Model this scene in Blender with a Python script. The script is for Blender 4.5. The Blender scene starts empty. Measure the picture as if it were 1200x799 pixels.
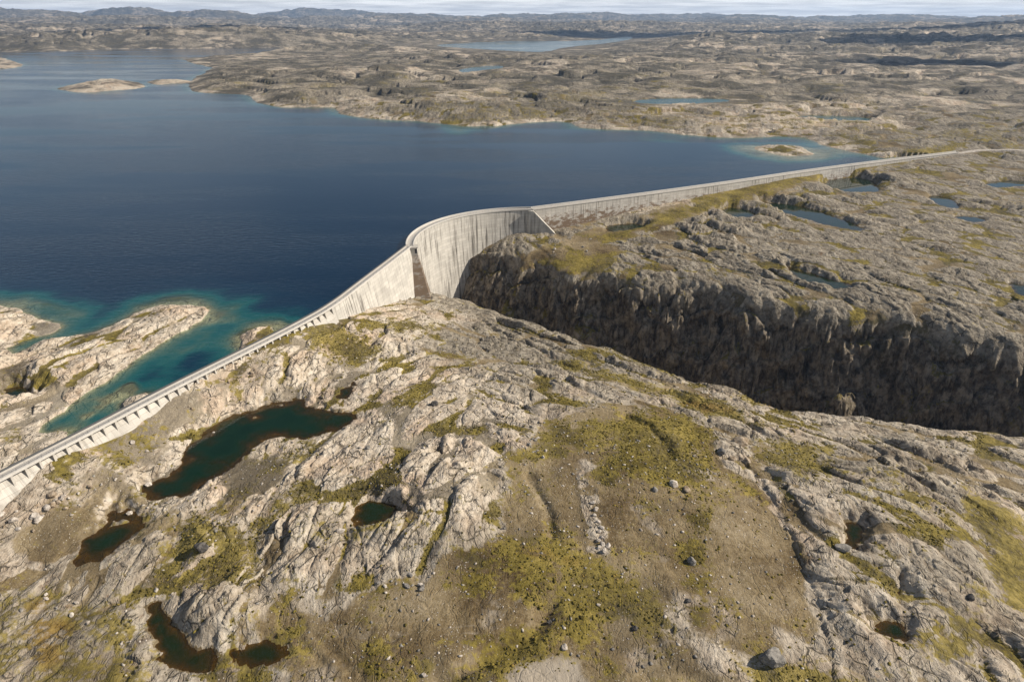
import bpy, bmesh, math, random
import numpy as np
from mathutils import Vector

rng = np.random.default_rng(7)
random.seed(7)
SC = bpy.context.scene
COL = SC.collection
F32 = np.float32

# ------------------------------------------------------------------ camera model
CAM_H = 100.0
PITCH = math.radians(25.14)
SP, CP = math.sin(PITCH), math.cos(PITCH)
FPX = 800.0


def P(u, v, z=0.0):
    """a point of the survey photo (1200 x 799) put on the level z, in metres"""
    dx, dy = (u - 600) / FPX, (399.5 - v) / FPX
    dz = -SP + dy * CP
    fy = CP + dy * SP
    t = (z - CAM_H) / dz
    return (dx * t, fy * t, z)


def PX(pts, z=0.0):
    return np.array([P(a, b, z)[:2] for a, b in pts], dtype=np.float64)


# ------------------------------------------------------------------ numpy noise
NP_ = 4096
perm = rng.permutation(NP_).astype(np.int32)
ang = rng.random(NP_) * 2 * np.pi
gx, gy = np.cos(ang).astype(F32), np.sin(ang).astype(F32)
jx, jy = rng.random(NP_).astype(F32), rng.random(NP_).astype(F32)
g3 = rng.normal(size=(NP_, 3)); g3 /= np.linalg.norm(g3, axis=1)[:, None]; g3 = g3.astype(F32)


def _h2(ix, iy, s):
    return perm[(perm[(ix + s * 131) & 4095] + iy) & 4095]


def gn(x, y, s=0):
    fx, fy = np.floor(x), np.floor(y)
    ix, iy = fx.astype(np.int32), fy.astype(np.int32)
    x = (x - fx).astype(F32); y = (y - fy).astype(F32)
    u = x * x * x * (x * (x * 6 - 15) + 10); v = y * y * y * (y * (y * 6 - 15) + 10)
    def g(a, b):
        k = _h2(ix + a, iy + b, s)
        return gx[k] * (x - a) + gy[k] * (y - b)
    a0 = g(0, 0); a1 = g(1, 0); b0 = g(0, 1); b1 = g(1, 1)
    a0 = a0 + u * (a1 - a0); b0 = b0 + u * (b1 - b0)
    return (a0 + v * (b0 - a0)) * F32(1.45)


def gn3(x, y, z, s=0):
    fx, fy, fz = np.floor(x), np.floor(y), np.floor(z)
    ix, iy, iz = fx.astype(np.int32), fy.astype(np.int32), fz.astype(np.int32)
    x = (x - fx).astype(F32); y = (y - fy).astype(F32); z = (z - fz).astype(F32)
    sm = lambda t: t * t * (3 - 2 * t)
    u, v, w = sm(x), sm(y), sm(z)
    r = 0
    for a in (0, 1):
        for b in (0, 1):
            for c in (0, 1):
                k = perm[(_h2(ix + a, iy + b, s) + iz + c) & 4095]
                q = g3[k]
                d = q[..., 0] * (x - a) + q[..., 1] * (y - b) + q[..., 2] * (z - c)
                r = r + d * (u if a else 1 - u) * (v if b else 1 - v) * (w if c else 1 - w)
    return r * F32(1.6)


def vor(x, y, s=0, tilt=False):
    """F2-F1 and a random value of the nearest cell"""
    fx, fy = np.floor(x), np.floor(y)
    ix, iy = fx.astype(np.int32), fy.astype(np.int32)
    x = (x - fx).astype(F32); y = (y - fy).astype(F32)
    f1 = np.full(x.shape, 9, F32); f2 = np.full(x.shape, 9, F32); cid = np.zeros(x.shape, np.int32); tx = np.zeros(x.shape, F32)
    for a in (-1, 0, 1):
        for b in (-1, 0, 1):
            k = _h2(ix + a, iy + b, s)
            ex = x - a - jx[k]; ey = y - b - jy[k]; d = ex ** 2 + ey ** 2
            m = d < f1
            f2 = np.where(m, f1, np.minimum(f2, d))
            cid = np.where(m, k, cid); tx = np.where(m, gx[k] * ex + gy[k] * ey, tx)
            f1 = np.where(m, d, f1)
    return (np.sqrt(f2) - np.sqrt(f1), jx[cid], tx) if tilt else (np.sqrt(f2) - np.sqrt(f1), jx[cid])


def ss(a, b, x):
    t = np.clip((x - a) / (b - a), 0, 1)
    return t * t * (3 - 2 * t)


def segd(px, py, A, B):
    abx, aby = B[0] - A[0], B[1] - A[1]
    L2 = abx * abx + aby * aby + 1e-9
    t = np.clip(((px - A[0]) * abx + (py - A[1]) * aby) / L2, 0, 1)
    return np.hypot(px - A[0] - t * abx, py - A[1] - t * aby)


def inside(px, py, poly):
    r = np.zeros(px.shape, bool)
    n = len(poly)
    for i in range(n):
        (x0, y0), (x1, y1) = poly[i], poly[(i + 1) % n]
        if y0 == y1:
            continue
        c = ((y0 > py) != (y1 > py)) & (px < (x1 - x0) * (py - y0) / (y1 - y0) + x0)
        r ^= c
    return r


def sdf(px, py, poly, skip=()):
    """positive inside"""
    d = np.full(px.shape, 1e9, F32)
    n = len(poly)
    for i in range(n):
        if i in skip:
            continue
        d = np.minimum(d, segd(px, py, poly[i], poly[(i + 1) % n]))
    return np.where(inside(px, py, poly), d, -d)


def smooth_poly(pts, it=2):
    p = np.array(pts, float)
    for _ in range(it):
        q = np.roll(p, -1, 0)
        p = np.stack([p * .75 + q * .25, p * .25 + q * .75], 1).reshape(-1, 2)
    return p


# ------------------------------------------------------------------ survey: the dam line
Z_CREST = 2.5
left_px = [(-420, 772), (-200, 658), (0, 555), (100, 504), (180, 462), (240, 432), (290, 407.5), (345, 380), (385, 358), (420, 331), (450, 308.5), (476, 288.5)]
LEFT = [np.array(P(u, v, Z_CREST)[:2]) for u, v in left_px]
right_px = [(622, 244), (700, 234), (780, 223.5), (860, 212.5), (950, 199), (1040, 187.5), (1120, 178)]
RIGHT = [np.array(P(u, v, Z_CREST)[:2]) for u, v in right_px]
A_, B_ = LEFT[-1], RIGHT[0]
chord = B_ - A_
clen = np.linalg.norm(chord)
cdir = chord / clen
cup = np.array([-cdir[1], cdir[0]])
SAG = 22.0
RAD = ((clen / 2) ** 2 + SAG ** 2) / (2 * SAG)
ccen = (A_ + B_) / 2 + cup * (SAG - RAD)
a0 = math.atan2(*(A_ - ccen)[::-1]); a1 = math.atan2(*(B_ - ccen)[::-1])
if a0 < a1:
    a0 += 2 * math.pi
ARC = [ccen + RAD * np.array([math.cos(a0 + (a1 - a0) * k / 48), math.sin(a0 + (a1 - a0) * k / 48)]) for k in range(49)]
road_far = [np.array(P(u, v, 1.5)[:2]) for u, v in [(1200, 177), (1300, 172)]]
DAM = LEFT[:-1] + ARC + RIGHT[1:]
down_poly = np.array([*DAM, *road_far, np.array([1600, 700.]), np.array([1600, -400.]), np.array([-600, -400.]), np.array([-600., LEFT[0][1] - 300])])

# ------------------------------------------------------------------ survey: the reservoir shore
shore_a = [(-300, 58), (0, 61), (60, 61), (130, 58), (200, 57.5), (330, 56), (400, 54.5), (455, 53), (455, 55), (390, 58), (330, 61), (290, 64), (250, 66),
           (215, 70), (228, 75), (250, 80), (232, 90), (221, 97), (224, 107), (255, 110), (290, 111), (302, 121), (330, 126), (365, 126), (392, 126),
           (400, 134), (430, 139), (460, 141), (490, 142), (515, 145), (545, 148), (580, 148), (612, 144.5), (650, 142), (668, 144), (680, 150), (720, 152),
           (760, 153), (800, 158), (840, 161), (870, 162), (910, 160), (945, 161), (962, 170), (1000, 178), (1035, 185)]
dam_px_side = [tuple(p) for p in DAM[::-1]]
lake_nat = [tuple(p) for p in PX(shore_a)]
# the dam side, with rock ledges showing above the water here and there
near_shore = PX([(76, 515), (81, 506), (70, 503), (56, 507), (46, 508), (41, 499), (58, 488), (76, 479), (100, 462), (125, 445), (150, 428), (175, 411), (200, 396), (225, 381), (243, 369), (247, 362), (222, 358),
                 (190, 358), (165, 365), (150, 372), (115, 388), (80, 398), (55, 402), (30, 412), (12, 420), (8, 408), (28, 398), (58, 391), (72, 383), (60, 376), (36, 370), (18, 362), (0, 357), (-120, 345), (-300, 330), (-500, 330)])
dam_side = [p for p in DAM[::-1] if p[1] < lake_nat[-1][1] + 40 and p[1] > near_shore[0][1] + 2]
lake = np.array([*lake_nat, *dam_side, *[tuple(p) for p in near_shore], P(-900, 330)[:2], P(-900, 58)[:2]])
n1, n2 = len(lake_nat), len(dam_side)
skip_l = set(range(n1 - 1, n1 + n2)) | set(range(len(lake) - 3, len(lake)))
isl_px = {
    'island': [(66, 105), (85, 99), (110, 95.5), (140, 95), (160, 95.5), (172, 101), (160, 104), (140, 105.5), (100, 109), (80, 107)],
    'skerry': [(168, 97), (185, 94.5), (200, 95.5), (212, 94), (226, 95), (216, 98.5), (200, 97.5), (186, 100.5)],
    'headland': [(-160, 62), (0, 67), (14, 72), (31, 77), (10, 81), (-60, 86), (-160, 90)],
    'islet': [(878, 173), (905, 170.5), (930, 171), (945, 176), (953, 182), (930, 183), (905, 180.5)],
    'shore_ledge': [(280, 398), (283, 391), (296, 386), (308, 382), (319, 382), (322, 387), (312, 395), (318, 402), (300, 412), (284, 412)],
    'shore_rock': [(143, 472), (152, 466), (163, 464), (172, 461), (178, 466), (165, 476), (150, 482)],
}
isl = {k: smooth_poly(PX(v), 1) for k, v in isl_px.items()}
# far lakes and tarns: (name, level, outline)
tarn_px = [
    ('tarn', 1.0, [(500, 54), (545, 50.5), (600, 48.5), (690, 48.5), (735, 43), (745, 45), (720, 50.5), (660, 56), (640, 62), (600, 60.5), (560, 58)]),
    ('tarn', 6.0, [(533, 83), (560, 78), (592, 77), (588, 81), (548, 87)]),
    ('tarn', 4.0, [(738, 118.5), (770, 115.5), (820, 115), (858, 117), (850, 121), (800, 122), (755, 122)]),
    ('tarn', 3.0, [(925, 137), (960, 135), (1022, 138), (1024, 143), (980, 145), (945, 143)]),
    ('tarn', 4.0, [(1165, 151), (1215, 150), (1220, 155), (1180, 155.5)]),
    ('pool', -14.0, [(917, 310), (938, 318), (975, 327), (1000, 336), (985, 341), (955, 334), (930, 325)]),
    ('pool', -9.0, [(885, 237), (915, 238), (950, 244), (985, 256), (1016, 268), (1005, 271), (960, 262), (920, 250)]),
    ('pool', -6.0, [(962, 214), (990, 208), (1015, 209), (1030, 218), (1030, 225), (1000, 226), (972, 223)]),
    ('pool', -7.0, [(1083, 228), (1110, 231), (1127, 241), (1118, 246), (1095, 238)]),
    ('pool', -5.0, [(1150, 214), (1190, 211), (1230, 216), (1230, 222), (1190, 219), (1160, 221)]),
    ('pool', -8.0, [(1120, 252), (1150, 255), (1162, 259), (1145, 261), (1122, 257)]),
    ('pool', -11.3, [(706, 266), (735, 262), (764, 265), (742, 270), (715, 273)]),
    ('pool', -8.5, [(838, 246), (862, 243), (884, 249), (880, 256), (856, 254)]),
    ('pool', -13.0, [(1180, 331), (1202, 334), (1225, 345), (1210, 352), (1192, 343)]),
    ('pond', -7.6, [(352, 464), (365, 478), (385, 481), (405, 484), (421, 489), (412, 499), (397, 505), (372, 508), (350, 515), (330, 512), (312, 512), (300, 524), (280, 541),
                  (255, 556), (236, 566), (226, 578), (200, 584), (180, 582), (175, 568), (196, 556), (211, 548), (208, 530), (222, 516), (240, 503), (268, 490), (300, 480), (330, 472)]),
    ('pond', -8.2, [(128, 592), (140, 600), (163, 606), (170, 619), (155, 630), (138, 640), (118, 652), (98, 664), (84, 668), (80, 655), (92, 640), (108, 628), (122, 618), (122, 605)]),
    ('pool', -7.0, [(410, 443), (424, 444), (418, 459), (402, 470), (391, 466), (398, 456)]),
    ('pool', -7.4, [(424, 589), (444, 586), (471, 592), (464, 607), (444, 614), (416, 611)]),
    ('pool', -9.6, [(170, 715), (190, 702), (200, 735), (225, 755), (254, 765), (238, 790), (205, 792), (184, 765)]),
    ('pool', -9.8, [(283, 758), (310, 756), (335, 762), (328, 778), (292, 780)]),
    ('pool', -8.6, [(992, 616), (1002, 614), (1008, 632), (1002, 645), (994, 636)]),
    ('pool', -9.0, [(1050, 672), (1058, 676), (1060, 702), (1053, 712), (1048, 695)]),
    ('pool', -9.2, [(1020, 720), (1040, 726), (1062, 734), (1056, 742), (1030, 736)]),
    ('pool', -1.2, [(2, 458), (20, 452), (36, 454), (40, 466), (20, 474), (4, 470)]),
]
tarns = [(n, l, smooth_poly(PX(p, l), 1)) for n, l, p in tarn_px]

# ------------------------------------------------------------------ the terrain sheet: one fan of samples, finer near and on the cliff
rows = []
d = 45.0
while d < 16500:
    rows.append(d)
    st = d * float(np.clip(.0026 * (d / 200) ** .55, .0017, .0075))
    if 236 < d < 372:
        st = min(st, .44)
    if d < 120:
        st = .8
    rows_d = st
    d += st
rows = np.array(rows)
tin = np.radians(np.arange(-41, 41.001, .0715))
tl = np.radians(np.linspace(-58, -41.2, 60)); tr = np.radians(np.linspace(41.2, 58, 60))
th = np.concatenate([tl, tin, tr])
NR, NC = len(rows), len(th)
X = (rows[:, None] * np.sin(th)[None, :]).ravel()
Y = (rows[:, None] * np.cos(th)[None, :]).ravel()
DD = np.repeat(rows, NC)
SPC = np.maximum(np.repeat(np.gradient(rows), NC), DD * math.radians(.0715)).astype(F32)
N = len(X)
print('grid', NR, NC, N)


def lod(wl):
    return np.clip(wl / (SPC * 2.2) - .8, 0, 1).astype(F32)


def fb(wl, octs, s, gain=.5, x=None, y=None, m=None):
    x = X if x is None else x; y = Y if y is None else y
    r = np.zeros(x.shape, F32); a = 1.0
    for i in range(octs):
        l = lod(wl)
        r += gn(x / wl, y / wl, s + i) * F32(a) * (l if m is None else l[m])
        a *= gain; wl /= 2.03
    return r


# reservoir distances
print('sdf')
far = np.full(N, 1e9, F32)
dn = far.copy()
for i in range(len(lake)):
    if i in skip_l:
        continue
    dn = np.minimum(dn, segd(X, Y, lake[i], lake[(i + 1) % len(lake)]).astype(F32))
inl = inside(X, Y, lake)
ymin, ymax = near_shore[0][1] + 4, lake_nat[-1][1]
dsd = sdf(X, Y, down_poly)
inl |= (np.abs(dsd) < 3.5) & (dn > 7) & (Y > ymin) & (Y < ymax) & (X < 420)
wob = gn(X / 17, Y / 17, 3) * 2.2 + gn(X / 6, Y / 6, 4) * 1.3 + gn(X / 2.4, Y / 2.4, 6) * .5
wobf = gn(X / 60, Y / 60, 5) * 9 * ss(600, 1500, DD) + wob
D = np.where(inl, -dn, dn) + wobf * F32(.8)
D = np.where(inl & (dn > 14), np.minimum(D, -2), D)
D0 = D.copy()
dis = {}
for k, pl in isl.items():
    s = sdf(X, Y, pl) + wobf * F32(.9 if k not in ('shore_ledge', 'shore_rock') else .6)
    dis[k] = s
    D = np.maximum(D, s)
wdn = np.where(X > 330, 1 + ss(330, 460, X) * 70, 1.0)
WD = ss(-wdn, wdn, dsd).astype(F32)
WD = np.where(X <= 330, (dsd > 1.5).astype(F32) * 1.0, WD)

# near ground: thin plate spline through surveyed heights
ctrl = [(-250, 712, -5), (-80, 630, -4), (2, 586, -3.2), (30, 573, -2.2), (45, 560, -.6), (62, 541, .8), (87, 531, .1), (102, 531, -1.4), (118, 521, -1.6), (138, 508, -1.1), (168, 498, -2.2), (182, 490, -2.0), (203, 471, -.2), (222, 462, -.7), (238, 450, .1), (265, 440, -.5), (293, 425, .1), (308, 417, -.2), (333, 399, 1.2), (368, 388, -.9), (386, 380, -1.4), (240, 502, -6.9), (300, 477, -6.9), (352, 462, -6.9), (270, 470, -4.0), (320, 445, -2.4), (210, 525, -6.8), (180, 530, -5.6), (405, 372, -5), (440, 360, -9.5), (470, 354, -15), (505, 353, -20.5), (530, 347, -23),
        (300, 605, -6.2), (240, 640, -7), (200, 700, -8.6), (100, 760, -9.2), (300, 785, -9.4), (60, 640, -7.2), (30, 700, -8.5), (420, 650, -7), (330, 690, -7.6), (500, 720, -7.2), (600, 610, -6), (620, 740, -7.6), (700, 520, -5.6), (760, 490, -5.5), (760, 560, -5.0), (790, 640, -6.5), (860, 700, -8.0), (700, 790, -8.4),
        (380, 430, -5.6), (450, 420, -7.5), (500, 500, -4.6), (480, 460, -6), (560, 545, -4.0), (520, 600, -4.8), (600, 400, -17), (560, 375, -20), (640, 430, -12.5), (700, 445, -11), (780, 465, -11.5), (860, 500, -11), (900, 480, -15), (940, 540, -9.5), (1000, 500, -16), (1060, 560, -9.5), (1000, 600, -8), (1100, 510, -18.5), (1130, 600, -10), (1200, 530, -20), (1200, 650, -13), (1100, 680, -8.5), (1000, 680, -8.6), (1120, 770, -9), (980, 770, -9), (1300, 760, -14),
        (300, 560, -6.6), (400, 540, -5.4), (1350, 560, -24),
        (652, 279, -12), (600, 284, -12.5), (700, 272, -11), (760, 262, -8.3), (850, 237, -4.6), (940, 215, -1.8), (1000, 201, -0.8), (1100, 186, .4), (1200, 200, -1.5), (900, 262, -9), (1000, 282, -9.5), (1100, 300, -9.5), (1210, 320, -12), (800, 300, -12), (950, 322, -12), (1050, 340, -13), (1210, 362, -15), (700, 300, -13.5), (1000, 235, -6.5), (1100, 250, -7), (1100, 215, -3.5), (1350, 260, -7), (1350, 370, -18)]
CP_ = np.array([P(*c) for c in ctrl])
CP_ = np.vstack([CP_, [[0, 60, -9], [-120, 50, -9], [120, 60, -10], [-250, 120, -6], [330, 150, -22], [-20, 700, 2], [300, 720, 2], [550, 700, 2]]])


def tps_k(r2):
    return r2 * np.log(r2 + 1e-6)


def tps_fit(P3):
    n = len(P3); sx = P3[:, :2] / 100
    r2 = ((sx[:, None] - sx[None]) ** 2).sum(-1)
    K = tps_k(r2) + np.eye(n) * .02
    Q = np.hstack([np.ones((n, 1)), sx])
    M = np.block([[K, Q], [Q.T, np.zeros((3, 3))]])
    return sx, np.linalg.solve(M, np.concatenate([P3[:, 2], [0, 0, 0]]))


TS, TW = tps_fit(CP_)


def tps(x, y):
    x = (x / 100).astype(F32); y = (y / 100).astype(F32)
    r = (TW[-3] + TW[-2] * x + TW[-1] * y).astype(F32)
    for i in range(len(TS)):
        r += F32(TW[i]) * tps_k((x - F32(TS[i, 0])) ** 2 + (y - F32(TS[i, 1])) ** 2)
    return r


print('base')
near = DD < 1100
base_near = np.zeros(N, F32)
base_near[near] = np.clip(tps(X[near], Y[near]), -30, 6)
# the country beyond the reservoir
uu = X / Y
env = np.interp(DD, [300, 700, 1500, 2350, 2750, 3300, 5000, 7500, 10500, 13500, 16500], [3, 6, 10, 15, 40, 58, 50, 95, 150, 210, 225])
env = env * (1.0 + .12 * np.clip(-uu / .6, -1, 1) + .22 * np.exp(-((uu + .36) / .22) ** 2) * ss(8000, 12000, DD))
nb = gn(X / 900 + 3.3, Y / 700 + 1.7, 21) * .55 + gn(X / 380, Y / 300, 22) * .32 + gn(X / 170, Y / 140, 23) * .2
nfar = gn(X / 2600, Y / 1900, 24) * .55 + gn(X / 1200, Y / 900, 25) * .3
shape = .55 + nb * ss(4800, 2500, DD) + nfar * ss(2500, 5000, DD) + nb * .35 * ss(2500, 5000, DD)
knoll = fb(95, 5, 31, .52)
kv, kc, kt = vor(X / 120 + gn(X / 70, Y / 70, 34) * .4, Y / 62 + gn(X / 60, Y / 60, 35) * .4, 36, True)
kamp = np.interp(DD, [400, 800, 1600, 2400, 3500, 8000, 12000], [1.4, 2.8, 4.6, 5.0, 8, 7, 6])
base_far = env * np.clip(shape, .02, 2) + knoll * kamp + ss(0, .3, kv) * kamp * 1.0 - kamp * .3 + (kc - .5) * kamp * 1.4 + kt * kamp * 1.6
# a dark hill on the far right and the low hills over the far left shore
def bump(u, v_base, dist, h, wx, wy):
    dx = (u - 600) / FPX * dist * 1.0
    return h * np.exp(-((X - dx) / wx) ** 2 - ((Y - dist) / wy) ** 2)
base_far = base_far + bump(1150, 0, 4300, 62, 560, 420) + bump(1290, 0, 4300, 55, 520, 400) + bump(290, 0, 3150, 34, 380, 260) + bump(120, 0, 3050, 22, 300, 220) + bump(420, 0, 1350, 9, 160, 110) + bump(620, 0, 1500, 10, 220, 120)
low = ss(1450, 1800, DD) * ss(2750, 2500, DD) * ss(-.10, -.22, uu)
base_far = base_far * (1 - .72 * low)
base_far = np.maximum(base_far, 1.0 + knoll * .4)
wn = ss(860, 600, Y) * (near)
base_land = base_near * wn + base_far * (1 - wn)
# upstream land rises out of the water
up_base = np.where(DD < 460, 4.0 + gn(X / 30, Y / 30, 41) * 2.2, base_far)
up_base = np.where(DD < 460, np.minimum(up_base, .7 + np.clip(-dsd, 0, 100) * .13), up_base)
ramp = .25 + np.clip(D, 0, None) * .16
ramp = ramp + np.clip(D - 25, 0, None) * .12
up = np.minimum(ramp, 0) + np.where(ramp < up_base, ramp, up_base)
up = -np.log(np.exp(-np.clip(ramp, -20, 60) * .6) + np.exp(-np.clip(up_base, -20, 60) * .6)) / .6 if False else np.minimum(ramp, up_base)
rise = np.exp(-np.clip(D, 0, None) / 160)
is_up = (D > -1e8)
land_up = np.where(DD < 460, up, np.minimum(ramp + 0, up_base))
H = land_up * (1 - WD) + base_land * WD
water = (D < 0) & (WD < .5)
depth_n = gn(X / 24, Y / 15, 50) * 3.0 + gn(X / 11, Y / 8, 51) * 2.2 + gn(X / 5, Y / 5, 52) * .55
dep = np.clip(-D, 0, None) * .27
dep = dep + np.clip(dep - 3, 0, 40) * .9
bed = -(dep + depth_n * ss(.6, 4.5, dep) + .12)
bed = np.clip(bed, -34, -.06)

H = np.where(water, bed, H)

# ------------------------------------------------------------------ the gorge
cliff_px = [(520, 240, -12), (560, 262, -12), (603, 281, -12), (632, 291, -12), (680, 306, -13), (720, 311, -13), (770, 316, -12.5), (850, 324, -12), (900, 336, -12), (960, 350, -13), (1030, 357, -13.5), (1100, 366, -14), (1160, 378, -15), (1230, 392, -16), (1350, 410, -18), (1600, 430, -20)]
rim_px = [(530, 346, -23), (600, 369, -21), (700, 403, -18.5), (800, 441, -17), (900, 472, -16.5), (1000, 488, -18), (1100, 498, -19), (1200, 509, -21), (1350, 524, -25), (1600, 540, -30)]
cl = np.array([P(*c)[:2] for c in cliff_px]); rl = np.array([P(*c)[:2] for c in rim_px])
gorge = np.vstack([cl, rl[::-1], [[-60, 312]]])
gm = near & (Y > 80) & (Y < 480) & (X > -120) & (dsd > -1)
xg, yg = X[gm], Y[gm]
gin = inside(xg, yg, gorge)
sc = np.full(xg.shape, 1e9, F32); sr = sc.copy()
for i in range(len(cl) - 1):
    sc = np.minimum(sc, segd(xg, yg, cl[i], cl[i + 1]))
for i in range(len(rl) - 1):
    sr = np.minimum(sr, segd(xg, yg, rl[i], rl[i + 1]))
nearcl = sc < sr
sc = np.where(gin, sc, np.where(nearcl, -sc, sc)); sr = np.where(gin, sr, np.where(nearcl, sr, -sr))
al = xg * .95 - yg * .32; ac = xg * .32 + yg * .95
rib = gn(al / 17, ac / 26, 61) * 4.4 + np.abs(gn(al / 8, ac / 9, 62)) * -2.4 + gn(al / 3.4, ac / 4, 63) * .8
big = gn(al / 46, ac / 60, 64) * 11.5 * ss(20, 60, np.hypot(xg - B_[0], yg - B_[1]))
stp = .72 + .75 * ss(-.35, .35, gn(al / 34, ac / 40, 68))
scw = sc + (rib + big) * ss(-10, 4, sc)
sp = lambda t, w: w * np.log1p(np.exp(np.clip(t / w, -30, 30)))
ledge = gn(xg / 22, yg / 9, 65)
dc = sp(scw - 2.5, 1.8) * (2.0 + .5 * ledge) * stp * (.34 + .66 * ss(28, 62, np.hypot(xg - B_[0], yg - B_[1]))) + sp(scw + 1, 2.5) * .35 * 0 + ss(-9, 4, sc) * 1.1
dc = dc + np.where(scw > 0, np.sin(dc / 3.1 + ledge * 4 + al / 14) * 2.9 * ss(2, 9, dc), 0)
dr = sp(sr + gn(xg / 14, yg / 14, 66) * 4 - 4, 5) * 1.1
dc = np.where(gin | nearcl, dc, 1e3); dr = np.where(gin | ~nearcl, dr, 1e3)
drop = np.minimum(dc, dr)
drop = np.where(gin | (np.minimum(np.abs(sc), np.abs(sr)) < 60), drop, 0)
drop = np.where(drop > 900, 0, drop)
floor = 66 + gn(xg / 20, yg / 20, 67) * 5
drop = np.where(drop > floor - 12, floor - 12 * np.exp(-(np.clip(drop, 0, 300) - floor + 12) / 12), drop)
GD = np.zeros(N, F32); GD[gm] = drop * WD[gm]
CLF = np.zeros(N, F32); CLF[gm] = ss(2.5, 12, np.where(dc < dr, drop, 0))
H = H - GD

SHOAL = np.zeros(N, F32)
edge = gn(X / 17, Y / 17, 70) * 3.4 + gn(X / 8, Y / 8, 71) * 2.8 + gn(X / 3.3, Y / 3.3, 72) * 1.5


def region(arr, pts, z=-7, soft=3.0, amt=1.0, wob=1.0):
    pl = smooth_poly(PX(pts, z), 1)
    lo, hi = pl.min(0) - 15, pl.max(0) + 15
    m = np.nonzero((X > lo[0]) & (X < hi[0]) & (Y > lo[1]) & (Y < hi[1]))[0]
    s = sdf(X[m], Y[m], pl) + edge[m] * wob
    arr[m] = np.maximum(arr[m], ss(-soft, soft, s) * amt)


for pts, a, so in [([(88, 505), (105, 492), (125, 478), (150, 470), (162, 455), (150, 450), (128, 462), (104, 478), (90, 492)], .93, 3), ([(235, 372), (262, 356), (300, 346), (318, 348), (290, 362), (250, 384)], .75, 6), ([(150, 352), (200, 342), (260, 348), (250, 362), (190, 360), (150, 366)], .7, 7),
                   ([(-60, 345), (30, 344), (120, 356), (100, 372), (60, 366), (0, 352)], .72, 7), ([(170, 440), (215, 410), (250, 384), (265, 380), (235, 405), (185, 448)], .55, 4), ([(270, 400), (300, 376), (335, 370), (350, 374), (330, 395), (285, 420)], .75, 5),
                   ([(500, 148), (580, 150), (560, 160), (520, 163)], .9, 22), ([(690, 158), (800, 160), (830, 172), (760, 170)], .86, 25), ([(820, 166), (960, 168), (1020, 184), (940, 196), (860, 186)], .9, 18), ([(90, 104), (170, 106), (120, 112), (80, 110)], .85, 30)]:
    region(SHOAL, pts, 0, so, a)
H = np.where(water, H * (1 - SHOAL), H)

# ------------------------------------------------------------------ ground cover regions
print('cover')
MOSS = np.zeros(N, F32); SOIL = np.zeros(N, F32); PALE = np.zeros(N, F32); DARK = np.zeros(N, F32); ORNG = np.zeros(N, F32)
soil_r = [
    ([(120, 545), (165, 508), (200, 492), (240, 478), (262, 478), (240, 500), (208, 526), (205, 545), (180, 560), (140, 556)], .9),
    ([(240, 470), (300, 440), (340, 428), (345, 445), (300, 470), (250, 488)], .55), ([(300, 478), (345, 455), (400, 432), (410, 440), (360, 462), (320, 480)], .85), ([(390, 420), (425, 412), (430, 425), (400, 440)], .7),
    ([(20, 640), (70, 600), (110, 570), (165, 560), (185, 590), (140, 598), (108, 632), (78, 650), (40, 665)], .95),
    ([(300, 660), (340, 690), (440, 690), (520, 662), (590, 640), (590, 580), (600, 535), (650, 500), (700, 470), (770, 468), (830, 490), (850, 540), (880, 555), (915, 600), (955, 690), (940, 745), (900, 799), (860, 840), (330, 840), (305, 750)], 1.0),
    ([(250, 545), (300, 528), (335, 530), (352, 560), (300, 592), (250, 580)], 1.0),
    ([(180, 590), (260, 590), (350, 560), (370, 590), (300, 620), (290, 660), (240, 620)], .55),
    ([(880, 515), (960, 512), (975, 540), (905, 550)], 1.0),
    ([(590, 282), (650, 272), (720, 272), (730, 288), (690, 300), (640, 302), (600, 296)], 1.0),
    ([(650, 268), (760, 250), (870, 226), (1000, 202), (1110, 186), (1130, 190), (1000, 212), (860, 242), (760, 268), (680, 282)], .8),
    ([(700, 420), (760, 430), (800, 445), (760, 450), (700, 436)], .7),
    ([(480, 395), (540, 400), (560, 415), (500, 412)], .7),
    ([(1040, 470), (1060, 490), (1020, 495)], .5),
]
for pts, a in soil_r:
    region(SOIL, pts, -7, 4, a)
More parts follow.
